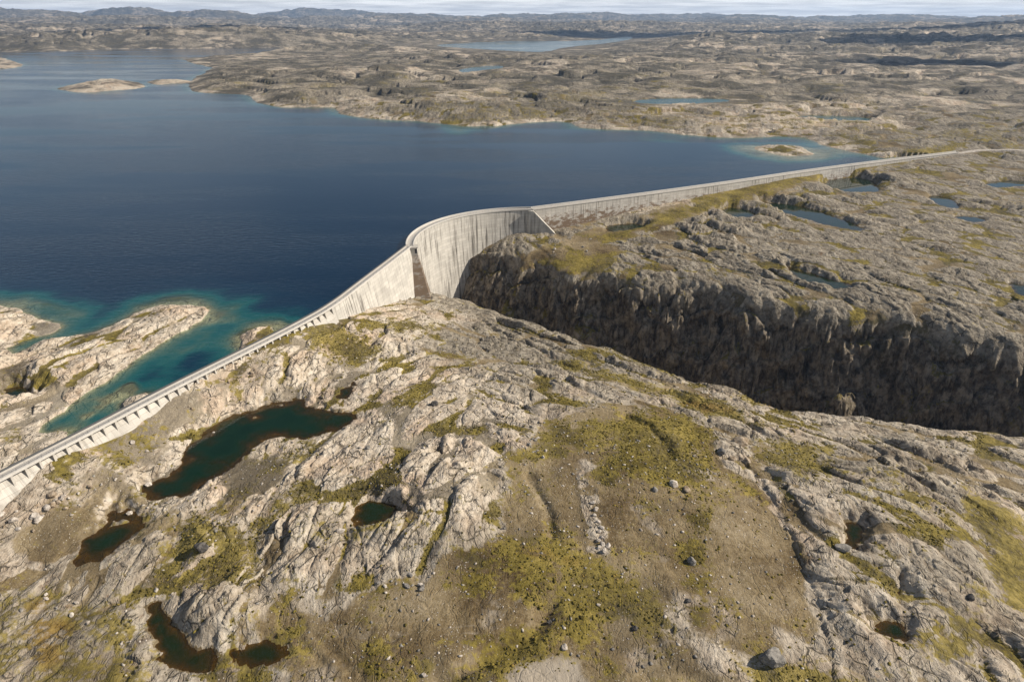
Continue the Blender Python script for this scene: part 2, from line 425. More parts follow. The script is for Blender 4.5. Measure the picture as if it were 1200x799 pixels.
moss_r = [
    ([(352, 408), (370, 396), (402, 394), (440, 405), (445, 418), (420, 428), (380, 426)], 1.0),
    ([(700, 520), (720, 488), (770, 474), (815, 482), (845, 510), (850, 560), (838, 600), (790, 600), (770, 585), (740, 560), (712, 590), (692, 570)], .85),
    ([(570, 640), (640, 625), (700, 640), (745, 668), (735, 700), (650, 690), (590, 690), (540, 700)], .8),
    ([(-40, 690), (60, 678), (110, 700), (165, 720), (190, 770), (180, 840), (-60, 840)], .62),
    ([(210, 600), (260, 595), (300, 612), (300, 670), (270, 690), (230, 650), (190, 640)], .85),
    ([(290, 690), (330, 660), (350, 700), (360, 780), (330, 799), (300, 740)], .6),
    ([(1120, 550), (1160, 560), (1230, 610), (1230, 700), (1190, 690), (1165, 640)], .95),
    ([(765, 440), (800, 438), (850, 455), (905, 478), (900, 490), (850, 482), (790, 465)], 1.0),
    ([(640, 398), (680, 402), (740, 425), (800, 440), (770, 452), (700, 430), (650, 415)], .75),
    ([(625, 740), (640, 715), (668, 698), (672, 712), (660, 735), (640, 750)], 1.3),
    ([(520, 799), (560, 770), (600, 750), (640, 730), (650, 745), (610, 765), (570, 800)], 1.2),
    ([(900, 500), (960, 500), (985, 540), (975, 575), (940, 560), (890, 540)], .8),
    ([(1000, 560), (1020, 540), (1080, 560), (1130, 610), (1110, 620), (1060, 590)], .55),
    ([(1090, 740), (1130, 720), (1150, 690), (1165, 700), (1150, 740), (1100, 770)], .8),
    ([(880, 740), (905, 750), (960, 780), (1040, 799), (1040, 840), (900, 840)], .75),
    ([(640, 282), (660, 286), (720, 284), (735, 290), (700, 300), (660, 296)], .9),
    ([(700, 268), (760, 255), (860, 228), (1000, 200), (1120, 184), (1120, 192), (1000, 212), (870, 238), (760, 266), (700, 280)], 1.0),
    ([(800, 235), (870, 224), (900, 232), (850, 246), (800, 250)], .8),
    ([(450, 600), (560, 640), (540, 665), (460, 640), (400, 650), (350, 620)], .4),
    ([(545, 300), (600, 290), (590, 300), (560, 330)], .7),
    ([(440, 372), (500, 362), (520, 372), (470, 388), (445, 386)], .75),
    ([(720, 380), (700, 330), (760, 335), (800, 380), (790, 420)], .8),
    ([(870, 400), (900, 420), (930, 430), (900, 440), (865, 430)], .9),
    ([(1140, 420), (1200, 430), (1230, 470), (1160, 460)], .8),
    ([(130, 528), (165, 535), (170, 552), (140, 560), (110, 548)], .8),
    ([(60, 360), (110, 372), (150, 368), (110, 384)], .3),
    ([(330, 520), (370, 515), (365, 540), (335, 540)], .9),
]
for pts, a in moss_r:
    region(MOSS, pts, -7, 7, a * .86)
orng_r = [([(20, 700), (70, 690), (100, 730), (60, 780), (20, 760)], .8), ([(600, 640), (700, 648), (720, 670), (640, 672)], .6), ([(400, 462), (430, 480), (422, 500), (395, 495)], .6), ([(770, 450), (860, 462), (890, 478), (800, 466)], .8)]
for pts, a in orng_r:
    region(ORNG, pts, -7, 4, a)
pale_soil = [
    ([(902, 520), (930, 514), (962, 514), (968, 530), (940, 540), (908, 546)], 1.0),
    ([(702, 518), (725, 509), (752, 511), (748, 522), (715, 527)], .8),
    ([(575, 786), (620, 768), (668, 766), (690, 800), (690, 840), (560, 840)], .9),
    ([(515, 765), (560, 752), (568, 765), (545, 785), (518, 785)], .75),
    ([(880, 570), (905, 610), (950, 690), (935, 735), (870, 725), (820, 655), (830, 600)], .5),
    ([(600, 545), (640, 530), (655, 560), (640, 625), (605, 600)], .35),
]
PSOIL = np.zeros(N, F32)
for pts, a in pale_soil:
    region(PSOIL, pts, -7, 3.5, a * .85, .9)
dark_r = [([(-40, 690), (60, 678), (110, 700), (165, 720), (190, 770), (180, 840), (-60, 840)], .42), ([(250, 545), (300, 528), (335, 530), (352, 560), (300, 592), (250, 580)], .9), ([(740, 660), (820, 680), (850, 760), (800, 799), (720, 760)], .55), ([(660, 560), (690, 560), (700, 640), (668, 645)], .55),
          ([(330, 600), (400, 600), (420, 640), (360, 650)], .2), ([(340, 700), (420, 690), (480, 740), (380, 780)], .4), ([(620, 330), (1200, 400), (1230, 520), (900, 480), (560, 350)], .35)]
for pts, a in dark_r:
    region(DARK, pts, -7, 5, a)

sn_ = gn(X / 33, Y / 33, 96) * .7 + gn(X / 12, Y / 12, 97) * .5 + gn(X / 5, Y / 5, 98) * .25
DARK = np.maximum(DARK, SOIL * (PSOIL < .3) * ss(.05, .6, gn(X / 27, Y / 27, 102) + gn(X / 8, Y / 8, 103) * .5) * .6 * (DD < 420))
MOSS = np.maximum(MOSS, SOIL * (PSOIL < .3) * ss(-.25, .55, sn_) * .62 * (DD < 420))
SOIL = SOIL * np.clip(.86 + (gn(X / 26, Y / 26, 99) + gn(X / 9, Y / 9, 100) * .6) * .55, .25, 1)

# upland cover: patches of heath between bare rock, shade of clouds painted in far out
patch = fb(140, 3, 81) * .6 + fb(37, 3, 84) * .6
wild = (1 - wn) + wn * (Y > 300) * .55
wild2 = np.interp(DD, [600, 1500], [1, .6])
MOSS = np.maximum(MOSS, ss(.05, .5, patch) * .55 * wild * (CLF < .5) * (WD > .5) + (.18 + ss(-.3, .6, patch) * .4) * wild2 * (WD <= .5) * (D > 8 + DD * .004) * (DD > 420))
DARK = np.maximum(DARK, ss(700, 1600, DD) * .3)
DARK = np.maximum(DARK, ss(2200, 3600, DD) * ss(-.3, .4, fb(700, 3, 93)) * .8)  # far hills darkened in patches: shade of clouds put into the heath colour
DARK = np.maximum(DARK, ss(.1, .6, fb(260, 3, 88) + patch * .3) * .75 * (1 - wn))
peb = (WD < .5) & (DD < 460) & (D > 3)
MOSS = np.where(peb, np.maximum(MOSS, ss(.1, .5, patch) * .75), MOSS)

MOSS = np.where(CLF > .3, np.maximum(MOSS * .5, .25 + ss(-.1, .5, gn(X / 24, Y / 12, 101)) * .5), MOSS)
# pale, washed rock along the reservoir and over the near left
xl = -X / Y
PALE = np.maximum(PALE, ss(3.2, .8, H) * (D > -40) * (D < 40) * (WD < .5))
PALE = np.maximum(PALE, np.where(WD > .5, ss(-.02, .22, xl + gn(X / 40, Y / 40, 91) * .12) * .85 * ss(90, 150, Y), 0))
PALE = np.where((WD <= .5) & (DD < 460), np.maximum(PALE, .8), PALE)
region(PALE, [(420, 440), (500, 420), (600, 440), (640, 480), (600, 540), (590, 600), (540, 650), (450, 600), (400, 560)], -6, 8, .85)
PALE = np.maximum(PALE, (WD > .5) * (DD < 420) * .5 * ss(250, 200, Y))
PALE = np.maximum(PALE, (DD > 420) * np.clip(.26 + fb(330, 3, 95) * 1.2, 0, .8))
for k in ('island', 'skerry', 'islet', 'headland'):
    PALE = np.maximum(PALE, (dis[k] > -6) * .95); MOSS = np.where(dis[k] > -6, MOSS * .35, MOSS); DARK = np.where(dis[k] > -6, 0, DARK)
region(PALE, [(1000, 500), (1100, 560), (1180, 640), (1200, 799), (1060, 760), (1000, 640), (940, 600)], -10, 10, .4)

# ------------------------------------------------------------------ rock relief
print('relief')
nm = DD < 1000
xn, yn = X[nm], Y[nm]
cov = np.clip(np.maximum(SOIL, 0) * 1.0 + np.clip(MOSS, 0, 1) * .45, 0, 1)[nm]
tw = gn(xn / 26, yn / 26, 101) * 7
wl_ = ss(-.02, .16, -xn / yn + gn(xn / 50, yn / 50, 102) * .06)


def field(c, s_, seed):
    p = xn * c + yn * s_; q = -xn * s_ + yn * c
    q = q + tw * .55 + gn(p / 12, q / 12, seed) * 1.6
    p = p + gn(p / 15, q / 9, seed + 1) * 3.0
    v1, c1, t1 = vor(p / 30, q / 12, seed + 2, True)
    v2, c2, t2 = vor(p / 10.5, q / 4.6, seed + 3, True)
    v3, c3, t3 = vor(p / 3.6, q / 1.9, seed + 4, True)
    l2 = lod(6)[nm]; l3 = lod(2.4)[nm]
    h = ss(0, .32, v1) * 2.3 + (c1 - .5) * 1.9 + t1 * 2.2
    h += (ss(0, .22, v2) * .8 + (c2 - .5) * .9 + t2 * 1.25) * l2
    h += (ss(0, .2, v3) * .3 + (c3 - .5) * .36 + t3 * .55) * l3
    rg = 1 - np.abs(gn(p / 26, q / 8, seed + 5))
    h += (rg - .6) * .9
    cre = np.maximum(1 - ss(.0, .16, v1), (1 - ss(0, .12, v2)) * .8 * l2)
    return h, cre


hl, crl = field(.36, .93, 110)
hr, crr = field(.74, -.67, 130)
hh = hl * wl_ + hr * (1 - wl_)
cre = crl * wl_ + crr * (1 - wl_)
fine = fb(9, 5, 150, .55, xn, yn, nm)
zone = .55 + .9 * ss(-.35, .5, gn(xn / 48, yn / 48, 155))
amp = (1 - cov * .93) * zone * ss(1000, 700, DD[nm]) * np.where(WD[nm] > .5, 1, ss(-3, 7, D[nm]) * 1.15)
amp = amp * np.where(yn > 300, .95 + .5 * ss(320, 420, yn) * (CLF[nm] < .3), 1)
dhr = (hh - 2.0) * amp * .56
fl = -.14 + gn(xn / 19, yn / 19, 156) * .75
fill = ss(.25, -.35, dhr - fl) * (1 - cov)
dhr = np.maximum(dhr, fl + (dhr - fl) * .25)
dh = dhr + fine * (.26 * (1 - cov * .82)) * np.where(WD[nm] > .5, 1, ss(-6, 2, D[nm]))
soft = gn(xn / 21, yn / 21, 157) * .7 + gn(xn / 8, yn / 8, 158) * .18
dh = dh + soft * cov
# keep the foot of the dam tidy
dd_dam = np.abs(dsd[nm])
dh = dh * (.45 + .55 * ss(2, 10, dd_dam))
H[nm] = np.where(water[nm], H[nm] + dh * .35 * ss(0, -12, D[nm]) * 0, H[nm] + dh)
upl = (WD < .5) & ~water
H = np.where(upl, np.maximum(H, .12 + np.clip(D, 0, 3) * .1), H)
crn = ss(-.15, .4, gn(xn / 13, yn / 13, 159))
CRE = np.zeros(N, F32); CRE[nm] = np.maximum(cre * crn * .8, fill * .9) * (1 - np.clip(cov * 1.2, 0, 1))
ftype = gn(xn / 24, yn / 24, 163) + gn(xn / 7, yn / 7, 164) * .5
MOSS[nm] = np.maximum(MOSS[nm], fill * ss(-.25, .2, ftype) * .9 * (CLF[nm] < .3))
SOIL[nm] = np.maximum(SOIL[nm], fill * ss(.15, -.25, ftype) * .7 * (CLF[nm] < .3))
DARK[nm] = np.maximum(DARK[nm], fill * ss(-.2, .3, gn(xn / 15, yn / 15, 168)) * .55)
# far relief
fm = DD > 600
fr = fb(26, 4, 160, .55)
fv, fc, ft = vor(X / 44 + gn(X / 30, Y / 30, 165) * .4, Y / 20 + gn(X / 24, Y / 24, 166) * .4, 167, True)
ff = ss(600, 1000, DD)
H = np.where(~water, H + (fr * 2.0 + ss(0, .4, fv) * 3.2 * lod(16) + (fc - .6) * 3.0 * lod(16) + ft * 3.6 * lod(16)) * ff * ss(0, 22, D) * (1 - .7 * low) * np.interp(DD, [600, 2500, 6000, 9000], [.8, 1.2, 1.0, .5]), H)
CRE = np.maximum(CRE, (1 - ss(0, .22, fv)) * ff * lod(16) * .8)

# special shapes near the mound: ditch with a stone-faced bank, scarps, tracks
def groove(pts, z, width, depth, side=0.0):
    pl = PX(pts, z)
    lo, hi = pl.min(0) - 20, pl.max(0) + 20
    m = np.nonzero((X > lo[0]) & (X < hi[0]) & (Y > lo[1]) & (Y < hi[1]))[0]
    dm = np.full(m.shape, 1e9); sg = np.zeros(m.shape)
    for i in range(len(pl) - 1):
        dd = segd(X[m], Y[m], pl[i], pl[i + 1])
        a = pl[i + 1] - pl[i]
        s = np.sign(a[0] * (Y[m] - pl[i][1]) - a[1] * (X[m] - pl[i][0]))
        sg = np.where(dd < dm, s, sg); dm = np.minimum(dm, dd)
    dm = np.abs(dm + gn(X[m] / 7, Y[m] / 7, 172) * 1.0 + gn(X[m] / 3, Y[m] / 3, 171) * .6)
    k = np.exp(-(dm / width) ** 2)
    if side:
        k = np.where(sg * side > 0, np.exp(-(dm / (width * 3.5)) ** 2), np.exp(-(dm / (width * .45)) ** 2))
    H[m] -= k * depth
    return m, k


def ridge(pts, z, width, h):
    m, k = groove(pts, z, width, 0)
    k = k * np.clip(.6 + 1.0 * gn(X[m] / 4.5, Y[m] / 4.5, 173), 0, 1.2)
    H[m] += k * h + k * gn(X[m] / 1.6, Y[m] / 1.6, 174) * .5
    SOIL[m] *= 1 - np.clip(k * 1.3, 0, 1); MOSS[m] *= 1 - np.clip(k, 0, 1) * .8; PALE[m] = np.maximum(PALE[m], k * .35)


ridge([(686, 552), (690, 578), (695, 600), (700, 622), (706, 646)], -6, 2.3, .5)
groove([(676, 556), (680, 585), (686, 615), (692, 640)], -6, 3.0, .35)
groove([(733, 486), (760, 497), (775, 512), (783, 532)], -5.5, 1.6, 1.3)
groove([(618, 560), (640, 590), (648, 625)], -6, 1.4, .9)
for tp in ([(618, 700), (560, 735), (470, 745), (400, 735), (352, 700)], [(612, 706), (560, 742), (470, 752), (396, 742), (345, 704)]):
    m, k = groove(tp, -8, .8, .18); PSOIL[m] = np.maximum(PSOIL[m], k * .5); MOSS[m] *= 1 - k * .6
groove([(298, 640), (305, 690), (330, 730), (370, 765), (400, 799)], -8, 1.3, .55)
groove([(312, 640), (320, 690), (345, 722), (385, 755), (420, 790)], -8, 1.0, .4)
groove([(520, 799), (570, 772), (610, 752), (642, 722)], -8.5, 2.4, 1.8)
groove([(880, 548), (905, 590), (930, 640), (955, 690), (965, 720)], -8, 2.0, .8, side=-1)
groove([(350, 366), (395, 385), (440, 400), (475, 402)], -5, 1.0, 1.0)
# raised outcrop on the right of the scarp and the pale knoll in the middle left
def mound(pts, z, h, soft):
    pl = smooth_poly(PX(pts, z), 2)
    lo, hi = pl.min(0) - 25, pl.max(0) + 25
    m = np.nonzero((X > lo[0]) & (X < hi[0]) & (Y > lo[1]) & (Y < hi[1]))[0]
    s = sdf(X[m], Y[m], pl) + edge[m] * .5
    H[m] += ss(-soft * .4, soft, s) * h


mound([(885, 550), (930, 600), (962, 690), (1000, 760), (1100, 770), (1180, 700), (1150, 620), (1080, 560), (980, 540)], -8, 1.8, 5)
mound([(430, 560), (500, 530), (585, 570), (582, 630), (540, 655), (460, 650), (400, 610)], -6, 1.4, 4)
mound([(196, 728), (240, 690), (290, 690), (310, 720), (290, 752), (230, 758)], -8.5, 1.8, 4)
mound([(120, 780), (165, 745), (185, 760), (170, 830), (120, 830)], -9, 1.3, 3)
mound([(210, 618), (245, 612), (262, 640), (240, 660), (215, 650)], -7.5, 1.0, 2.5)

lim = 1.2 + np.clip(np.abs(dsd) - 4.5, 0, 1e4) * .3
H = np.where((X < 372) & (Y > 60), np.minimum(H, lim), np.where(X < 420, np.minimum(H, lim + (X - 372) * .05), H))

# ponds and tarns
print('ponds')
pond_info = []
for (name, lev, pl) in tarns:
    ext = pl.max(0) - pl.min(0)
    R = 6 if lev < -1 or pl[:, 1].max() < 900 else (600 if pl[:, 1].max() > 2500 else 95)
    lo, hi = pl.min(0) - R * 1.6 - 4, pl.max(0) + R * 1.6 + 4
    m = np.nonzero((X > lo[0]) & (X < hi[0]) & (Y > lo[1]) & (Y < hi[1]))[0]
    s = sdf(X[m], Y[m], pl) + (edge[m] * .5 + gn(X[m] / 2.6, Y[m] / 2.6, 181) * 1.0 + gn(X[m] / 1.3, Y[m] / 1.3, 182) * .5 if R == 6 else wobf[m] * .4)
    k = ss(0, R, -s)
    hh_ = lev + .05 + np.clip(-s, 0, 3) * .12
    H[m] = np.where(s < 0, np.maximum(hh_ * (1 - k) + H[m] * k + (np.clip(H[m] - lev, 0, 3) * .35) * ss(0, 3, -s) * (1 - k), lev + .06 - 40 * ss(5, 9, -s)), lev - np.minimum(.05 + s * (.3 if name == 'pond' else .55), 4.5 if name == 'pond' else 1.7) - ((1.3 if name == 'pond' else .25) * gn(X[m] / 9, Y[m] / 6, 180) + .45 * gn(X[m] / 2.6, Y[m] / 2.2, 183)) * ss(.5, 3, s))
    DARK[m] = np.maximum(DARK[m], ss(1.0, .2, np.abs(s + .2)) * .5)
    SOIL[m] = np.where(s > -.5, .62 + gn(X[m] / 4, Y[m] / 4, 184) * .6, np.maximum(SOIL[m], ss(-2, .5, s) * .5)); PALE[m] = np.where(s > .3, .2, PALE[m]); DARK[m] = np.where(s > .2, np.maximum(DARK[m], .45 + .5 * gn(X[m] / 5, Y[m] / 5, 185)), DARK[m])
    pond_info.append((name, lev, m, s))
SEE = (D > -60)

# ------------------------------------------------------------------ build sheets
def slope_normals(Z):
    return None


PX3, PY3, PZ3 = X.copy(), Y.copy(), H.astype(np.float64).copy()
# cliff faces: break the smooth face in 3D
cm = np.nonzero(CLF > .02)[0]
if len(cm):
    x, y, z = PX3[cm], PY3[cm], PZ3[cm]
    ax = x * .95 - y * .32 + gn3(x / 9, y / 9, z / 9, 207) * 1.6; zz_ = z + gn3(x / 8, y / 8, z / 12, 208) * 2.5
    va, ca, ta = vor(ax / 6.5, zz_ / 10, 209, True)
    vb, cb, tb_ = vor(ax / 2.9, zz_ / 4.4, 210, True)
    n1_ = gn3(x / 10, y / 10, z / 15, 201) * 2.0 + (ca - .5) * 4.2 + ta * 3.4 + (cb - .5) * 1.7 + tb_ * 1.8 - (1 - ss(0, .14, va)) * 1.0 
    rid = .6 - np.abs(gn3(x / 7.5, y / 7.5, z / 40, 204)) * 2
    n1_ += rid * 1.4
    k = CLF[cm]
    PX3[cm] += -.3 * n1_ * k; PY3[cm] += -.85 * n1_ * k; PZ3[cm] += .3 * gn3(x / 4, y / 4, z / 4, 205) * k

idx = np.arange(N, dtype=np.int32).reshape(NR, NC)
quads = np.stack([idx[:-1, :-1], idx[:-1, 1:], idx[1:, 1:], idx[1:, :-1]], -1).reshape(-1, 4)


def sheet(name, faces, co, attrs, mat, smooth=True):
    used = np.unique(faces)
    remap = np.full(N, -1, np.int32); remap[used] = np.arange(len(used), dtype=np.int32)
    f = remap[faces]
    me = bpy.data.meshes.new(name)
    nv, nf = len(used), len(f)
    me.vertices.add(nv); me.loops.add(nf * 4); me.polygons.add(nf)
    me.vertices.foreach_set('co', co[used].astype(F32).ravel())
    me.loops.foreach_set('vertex_index', f.ravel().astype(np.int32))
    me.polygons.foreach_set('loop_start', np.arange(0, nf * 4, 4, dtype=np.int32))
    try:
        me.polygons.foreach_set('loop_total', np.full(nf, 4, np.int32))
    except Exception:
        pass
    me.polygons.foreach_set('use_smooth', np.full(nf, smooth, bool))
    me.update(calc_edges=True)
    for an, arr in attrs.items():
        if arr.ndim == 1:
            a = me.attributes.new(an, 'FLOAT', 'POINT'); a.data.foreach_set('value', arr[used].astype(F32))
        else:
            a = me.attributes.new(an, 'FLOAT_COLOR', 'POINT'); a.data.foreach_set('color', arr[used].astype(F32).ravel())
    me.materials.append(mat)
    o = bpy.data.objects.new(name, me)
    COL.objects.link(o)
    o['kind'] = 'structure'
    return o

# ------------------------------------------------------------------ node helpers
class NT:
    def __init__(s, mat):
        mat.use_nodes = True
        s.t = mat.node_tree; s.t.nodes.clear(); s.mat = mat

    def n(s, typ, **kw):
        nd = s.t.nodes.new(typ)
        ins = kw.pop('ins', {})
        for k, v in kw.items():
            setattr(nd, k, v)
        for k, v in ins.items():
            if hasattr(v, 'is_output') or isinstance(v, bpy.types.NodeSocket):
                s.t.links.new(v, nd.inputs[k])
            else:
                nd.inputs[k].default_value = v
        return nd

    def math(s, op, a, b=0.0, c=0.0, clamp=False):
        nd = s.n('ShaderNodeMath', operation=op, use_clamp=clamp)
        for i, v in enumerate((a, b, c)):
            if isinstance(v, bpy.types.NodeSocket):
                s.t.links.new(v, nd.inputs[i])
            else:
                nd.inputs[i].default_value = v
        return nd.outputs[0]

    def mr(s, v, a, b, c=0.0, d=1.0, smooth=True):
        nd = s.n('ShaderNodeMapRange', interpolation_type='SMOOTHSTEP' if smooth else 'LINEAR', ins={'Value': v, 'From Min': a, 'From Max': b, 'To Min': c, 'To Max': d})
        return nd.outputs[0]

    def mix(s, f, a, b, bt='MIX'):
        nd = s.n('ShaderNodeMix', data_type='RGBA', blend_type=bt)
        for i, v in ((0, f), (6, a), (7, b)):
            if isinstance(v, bpy.types.NodeSocket):
                s.t.links.new(v, nd.inputs[i])
            else:
                nd.inputs[i].default_value = (*v, 1) if isinstance(v, tuple) and len(v) == 3 else v
        return nd.outputs[2]

    def noise(s, vec, scale, detail=4.0, rough=.55, lac=2.0, dist=0.0):
        nd = s.n('ShaderNodeTexNoise', ins={'Vector': vec, 'Scale': scale, 'Detail': detail, 'Roughness': rough, 'Lacunarity': lac, 'Distortion': dist})
        return nd.outputs['Fac']

    def noisec(s, vec, scale, detail=2.0):
        return s.n('ShaderNodeTexNoise', ins={'Vector': vec, 'Scale': scale, 'Detail': detail}).outputs['Color']

    def ramp(s, f, stops):
        nd = s.n('ShaderNodeValToRGB', ins={'Fac': f})
        e = nd.color_ramp.elements
        while len(e) < len(stops):
            e.new(.5)
        for el, (p, c) in zip(e, stops):
            el.position = p; el.color = (*c, 1)
        return nd.outputs[0]

    def out(s, surf):
        o = s.n('ShaderNodeOutputMaterial')
        s.t.links.new(surf, o.inputs['Surface'])


def vscale(t, vec, sc, rot=(0, 0, 0)):
    return t.n('ShaderNodeMapping', ins={'Vector': vec, 'Scale': sc, 'Rotation': rot}).outputs[0]


def terrain_material():
    m = bpy.data.materials.new('upland_ground'); t = NT(m)
    geo = t.n('ShaderNodeNewGeometry')
    pos = geo.outputs['Position']
    c1 = t.n('ShaderNodeAttribute', attribute_name='cover_a'); c2 = t.n('ShaderNodeAttribute', attribute_name='cover_b')
    s1 = t.n('ShaderNodeSeparateColor', ins={'Color': c1.outputs['Color']}); s2 = t.n('ShaderNodeSeparateColor', ins={'Color': c2.outputs['Color']})
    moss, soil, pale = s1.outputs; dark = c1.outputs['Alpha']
    orng, psoil, cre = s2.outputs; clf = c2.outputs['Alpha']
    # position warped a little so nothing runs straight
    wc = t.noisec(pos, .11, 3)
    wv = t.n('ShaderNodeVectorMath', operation='MULTIPLY_ADD', ins={0: wc, 1: (5, 5, 5), 2: pos}).outputs[0]
    big = t.noise(pos, .022, 5)
    dist = t.n('ShaderNodeVectorMath', operation='LENGTH', ins={0: pos}).outputs['Value']
    farf = t.mr(dist, 420, 1100)
    wide = t.noise(pos, .028, 9, .68)
    med = t.n('ShaderNodeMix', data_type='FLOAT', ins={0: farf, 2: t.noise(wv, .14, 6, .6), 3: wide}).outputs[0]
    sml = t.noise(pos, .75, 6, .62)
    tiny = t.noise(pos, 2.6, 4, .65)
    # two sets of bedding streaks
    stL = t.noise(vscale(t, wv, (.5, .09, .3), (0, 0, math.radians(21))), 1.0, 6, .62)
    stR = t.noise(vscale(t, wv, (.5, .09, .3), (0, 0, math.radians(132))), 1.0, 6, .62)
    sep = t.n('ShaderNodeSeparateXYZ', ins={'Vector': pos})
    lr = t.mr(sep.outputs[0], -60, 40)
    st = t.n('ShaderNodeMix', data_type='FLOAT', ins={0: lr, 2: stL, 3: stR}).outputs[0]
    # joints
    ed1 = t.n('ShaderNodeTexVoronoi', feature='DISTANCE_TO_EDGE', ins={'Vector': vscale(t, wv, (.34, .15, .3), (0, 0, math.radians(25))), 'Scale': 1.0}).outputs['Distance']
    ed2 = t.n('ShaderNodeTexVoronoi', feature='DISTANCE_TO_EDGE', ins={'Vector': vscale(t, wv, (.9, .5, .8), (0, 0, math.radians(130))), 'Scale': 1.0}).outputs['Distance']
    joint = t.math('MAXIMUM', t.mr(ed1, .06, .01), t.math('MULTIPLY', t.mr(ed2, .10, .01), .5))
    joint = t.math('MULTIPLY', joint, t.mr(t.noise(pos, .3, 4, .6), .43, .58))
    joint = t.math('MULTIPLY', joint, t.math('SUBTRACT', 1.0, farf))
    # bare rock
    tone = t.math('ADD', t.math('MULTIPLY', st, .5), t.math('ADD', t.math('MULTIPLY', sml, .32), t.math('MULTIPLY', med, .28)))
    grey = t.ramp(tone, [(.37, (.055, .042, .028)), (.48, (.17, .145, .110)), (.58, (.30, .262, .205)), (.72, (.47, .425, .35))])
    light = t.ramp(tone, [(.37, (.11, .075, .045)), (.46, (.36, .295, .22)), (.57, (.53, .46, .37)), (.72, (.66, .60, .51))])
    pink = t.mix(t.mr(t.noise(pos, .06, 3), .48, .68), light, t.mix(.55, light, (.50, .36, .25)))
    palef = t.mr(t.math('ADD', pale, t.math('MULTIPLY', t.math('SUBTRACT', big, .5), .9)), .2, .8)
    rock = t.mix(palef, grey, pink)
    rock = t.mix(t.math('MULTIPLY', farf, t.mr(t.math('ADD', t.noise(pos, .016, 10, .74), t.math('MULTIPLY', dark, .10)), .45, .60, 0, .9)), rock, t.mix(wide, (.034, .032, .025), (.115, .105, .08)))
    # dark lichen blotches and rust
    rock = t.mix(t.math('MULTIPLY', t.mr(t.noise(wv, .42, 7, .68), .56, .68), .62), rock, (.085, .075, .062))
    rock = t.mix(t.math('MULTIPLY', t.mr(t.noise(wv, .2, 5, .6), .62, .74), .5), rock, (.20, .11, .05))
    rock = t.mix(t.math('MULTIPLY', t.mr(tiny, .56, .66), .35), rock, (.06, .053, .045))
    rock = t.mix(t.math('MULTIPLY', joint, .8), rock, (.045, .038, .026))
    # cliff face: weathered, black-streaked
    cst = t.noise(vscale(t, pos, (.4, .4, .3)), 1.0, 9, .72)
    cvo = t.n('ShaderNodeTexVoronoi', feature='F1', ins={'Vector': vscale(t, pos, (.35, .35, .2)), 'Scale': 1.0}).outputs['Color']
    cvb = t.n('ShaderNodeSeparateColor', ins={'Color': cvo}).outputs[0]
    cst = t.math('ADD', cst, t.math('MULTIPLY', t.math('SUBTRACT', cvb, .5), .12))
    ccol = t.ramp(cst, [(.33, (.03, .022, .014)), (.46, (.13, .105, .077)), (.60, (.32, .27, .205))])
    rock = t.mix(t.math('MULTIPLY', clf, .9), rock, ccol)
    # heath and moss
    mc = t.ramp(t.math('ADD', t.math('MULTIPLY', sml, .55), t.math('MULTIPLY', t.noise(pos, .09, 4), .5)), [(.36, (.032, .024, .007)), (.46, (.090, .070, .015)), (.55, (.175, .138, .028)), (.66, (.27, .21, .055))])
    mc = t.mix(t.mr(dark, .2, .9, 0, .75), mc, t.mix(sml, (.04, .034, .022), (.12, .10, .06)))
    mc = t.mix(t.mr(orng, .3, .8, 0, .65), mc, t.mix(sml, (.10, .05, .008), (.26, .16, .03)))
    nz = t.n('ShaderNodeSeparateXYZ', ins={'Vector': geo.outputs['Normal']}).outputs[2]
    mossf = t.math('ADD', t.math('ADD', moss, t.mr(dist, 260, 560, .10, -.05)), t.math('ADD', t.math('MULTIPLY', t.math('SUBTRACT', sml, .5), 1.6), t.math('MULTIPLY', t.math('SUBTRACT', med, .5), 1.9)))
    mossf = t.math('SUBTRACT', mossf, t.mr(nz, .82, .5, 0, .6))
    mossf = t.mr(mossf, .36, .72, 0, .92)
    cref = t.mr(t.math('ADD', cre, t.math('MULTIPLY', t.math('SUBTRACT', sml, .5), .9)), .55, .95, 0, .85)
    # gravel, sand and thin soil
    sc_ = t.math('ADD', t.math('MULTIPLY', t.noise(pos, .05, 5), .55), t.math('ADD', t.math('MULTIPLY', sml, .25), t.math('MULTIPLY', tiny, .25)))
    soilc = t.ramp(sc_, [(.38, (.065, .043, .020)), (.47, (.135, .098, .050)), (.55, (.215, .166, .095)), (.66, (.32, .262, .175))])
    soilc = t.mix(t.math('MULTIPLY', t.mr(pale, .6, 1.0), .5), soilc, t.mix(tiny, (.22, .205, .18), (.36, .34, .31)))
    soilc = t.mix(t.mr(t.math('ADD', psoil, t.math('MULTIPLY', t.math('SUBTRACT', med, .5), .5)), .35, .75), soilc, t.mix(sml, (.27, .23, .175), (.37, .325, .265)))
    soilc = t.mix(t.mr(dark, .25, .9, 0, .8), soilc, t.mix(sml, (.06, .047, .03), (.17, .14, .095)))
    spk = t.n('ShaderNodeTexVoronoi', feature='F1', ins={'Vector': pos, 'Scale': 1.5, 'Randomness': 1.0})
    soilc = t.mix(t.math('MULTIPLY', t.mr(spk.outputs['Distance'], .22, .1), t.mr(med, .4, .6)), soilc, (.46, .42, .36))
    soilf = t.mr(t.math('ADD', soil, t.math('ADD', t.math('MULTIPLY', t.math('SUBTRACT', med, .5), .7), t.math('MULTIPLY', t.math('SUBTRACT', sml, .5), .5))), .38, .6)
    soilf = t.math('MULTIPLY', soilf, t.mr(nz, .55, .8))
    col = t.mix(cref, rock, t.mix(med, (.04, .032, .014), (.10, .08, .024)))
    col = t.mix(soilf, col, soilc)
    col = t.mix(mossf, col, mc)
    # bump
    hgt = t.math('ADD', t.math('MULTIPLY', sml, .75), t.math('MULTIPLY', st, t.math('SUBTRACT', .9, t.math('MULTIPLY', clf, .9))))
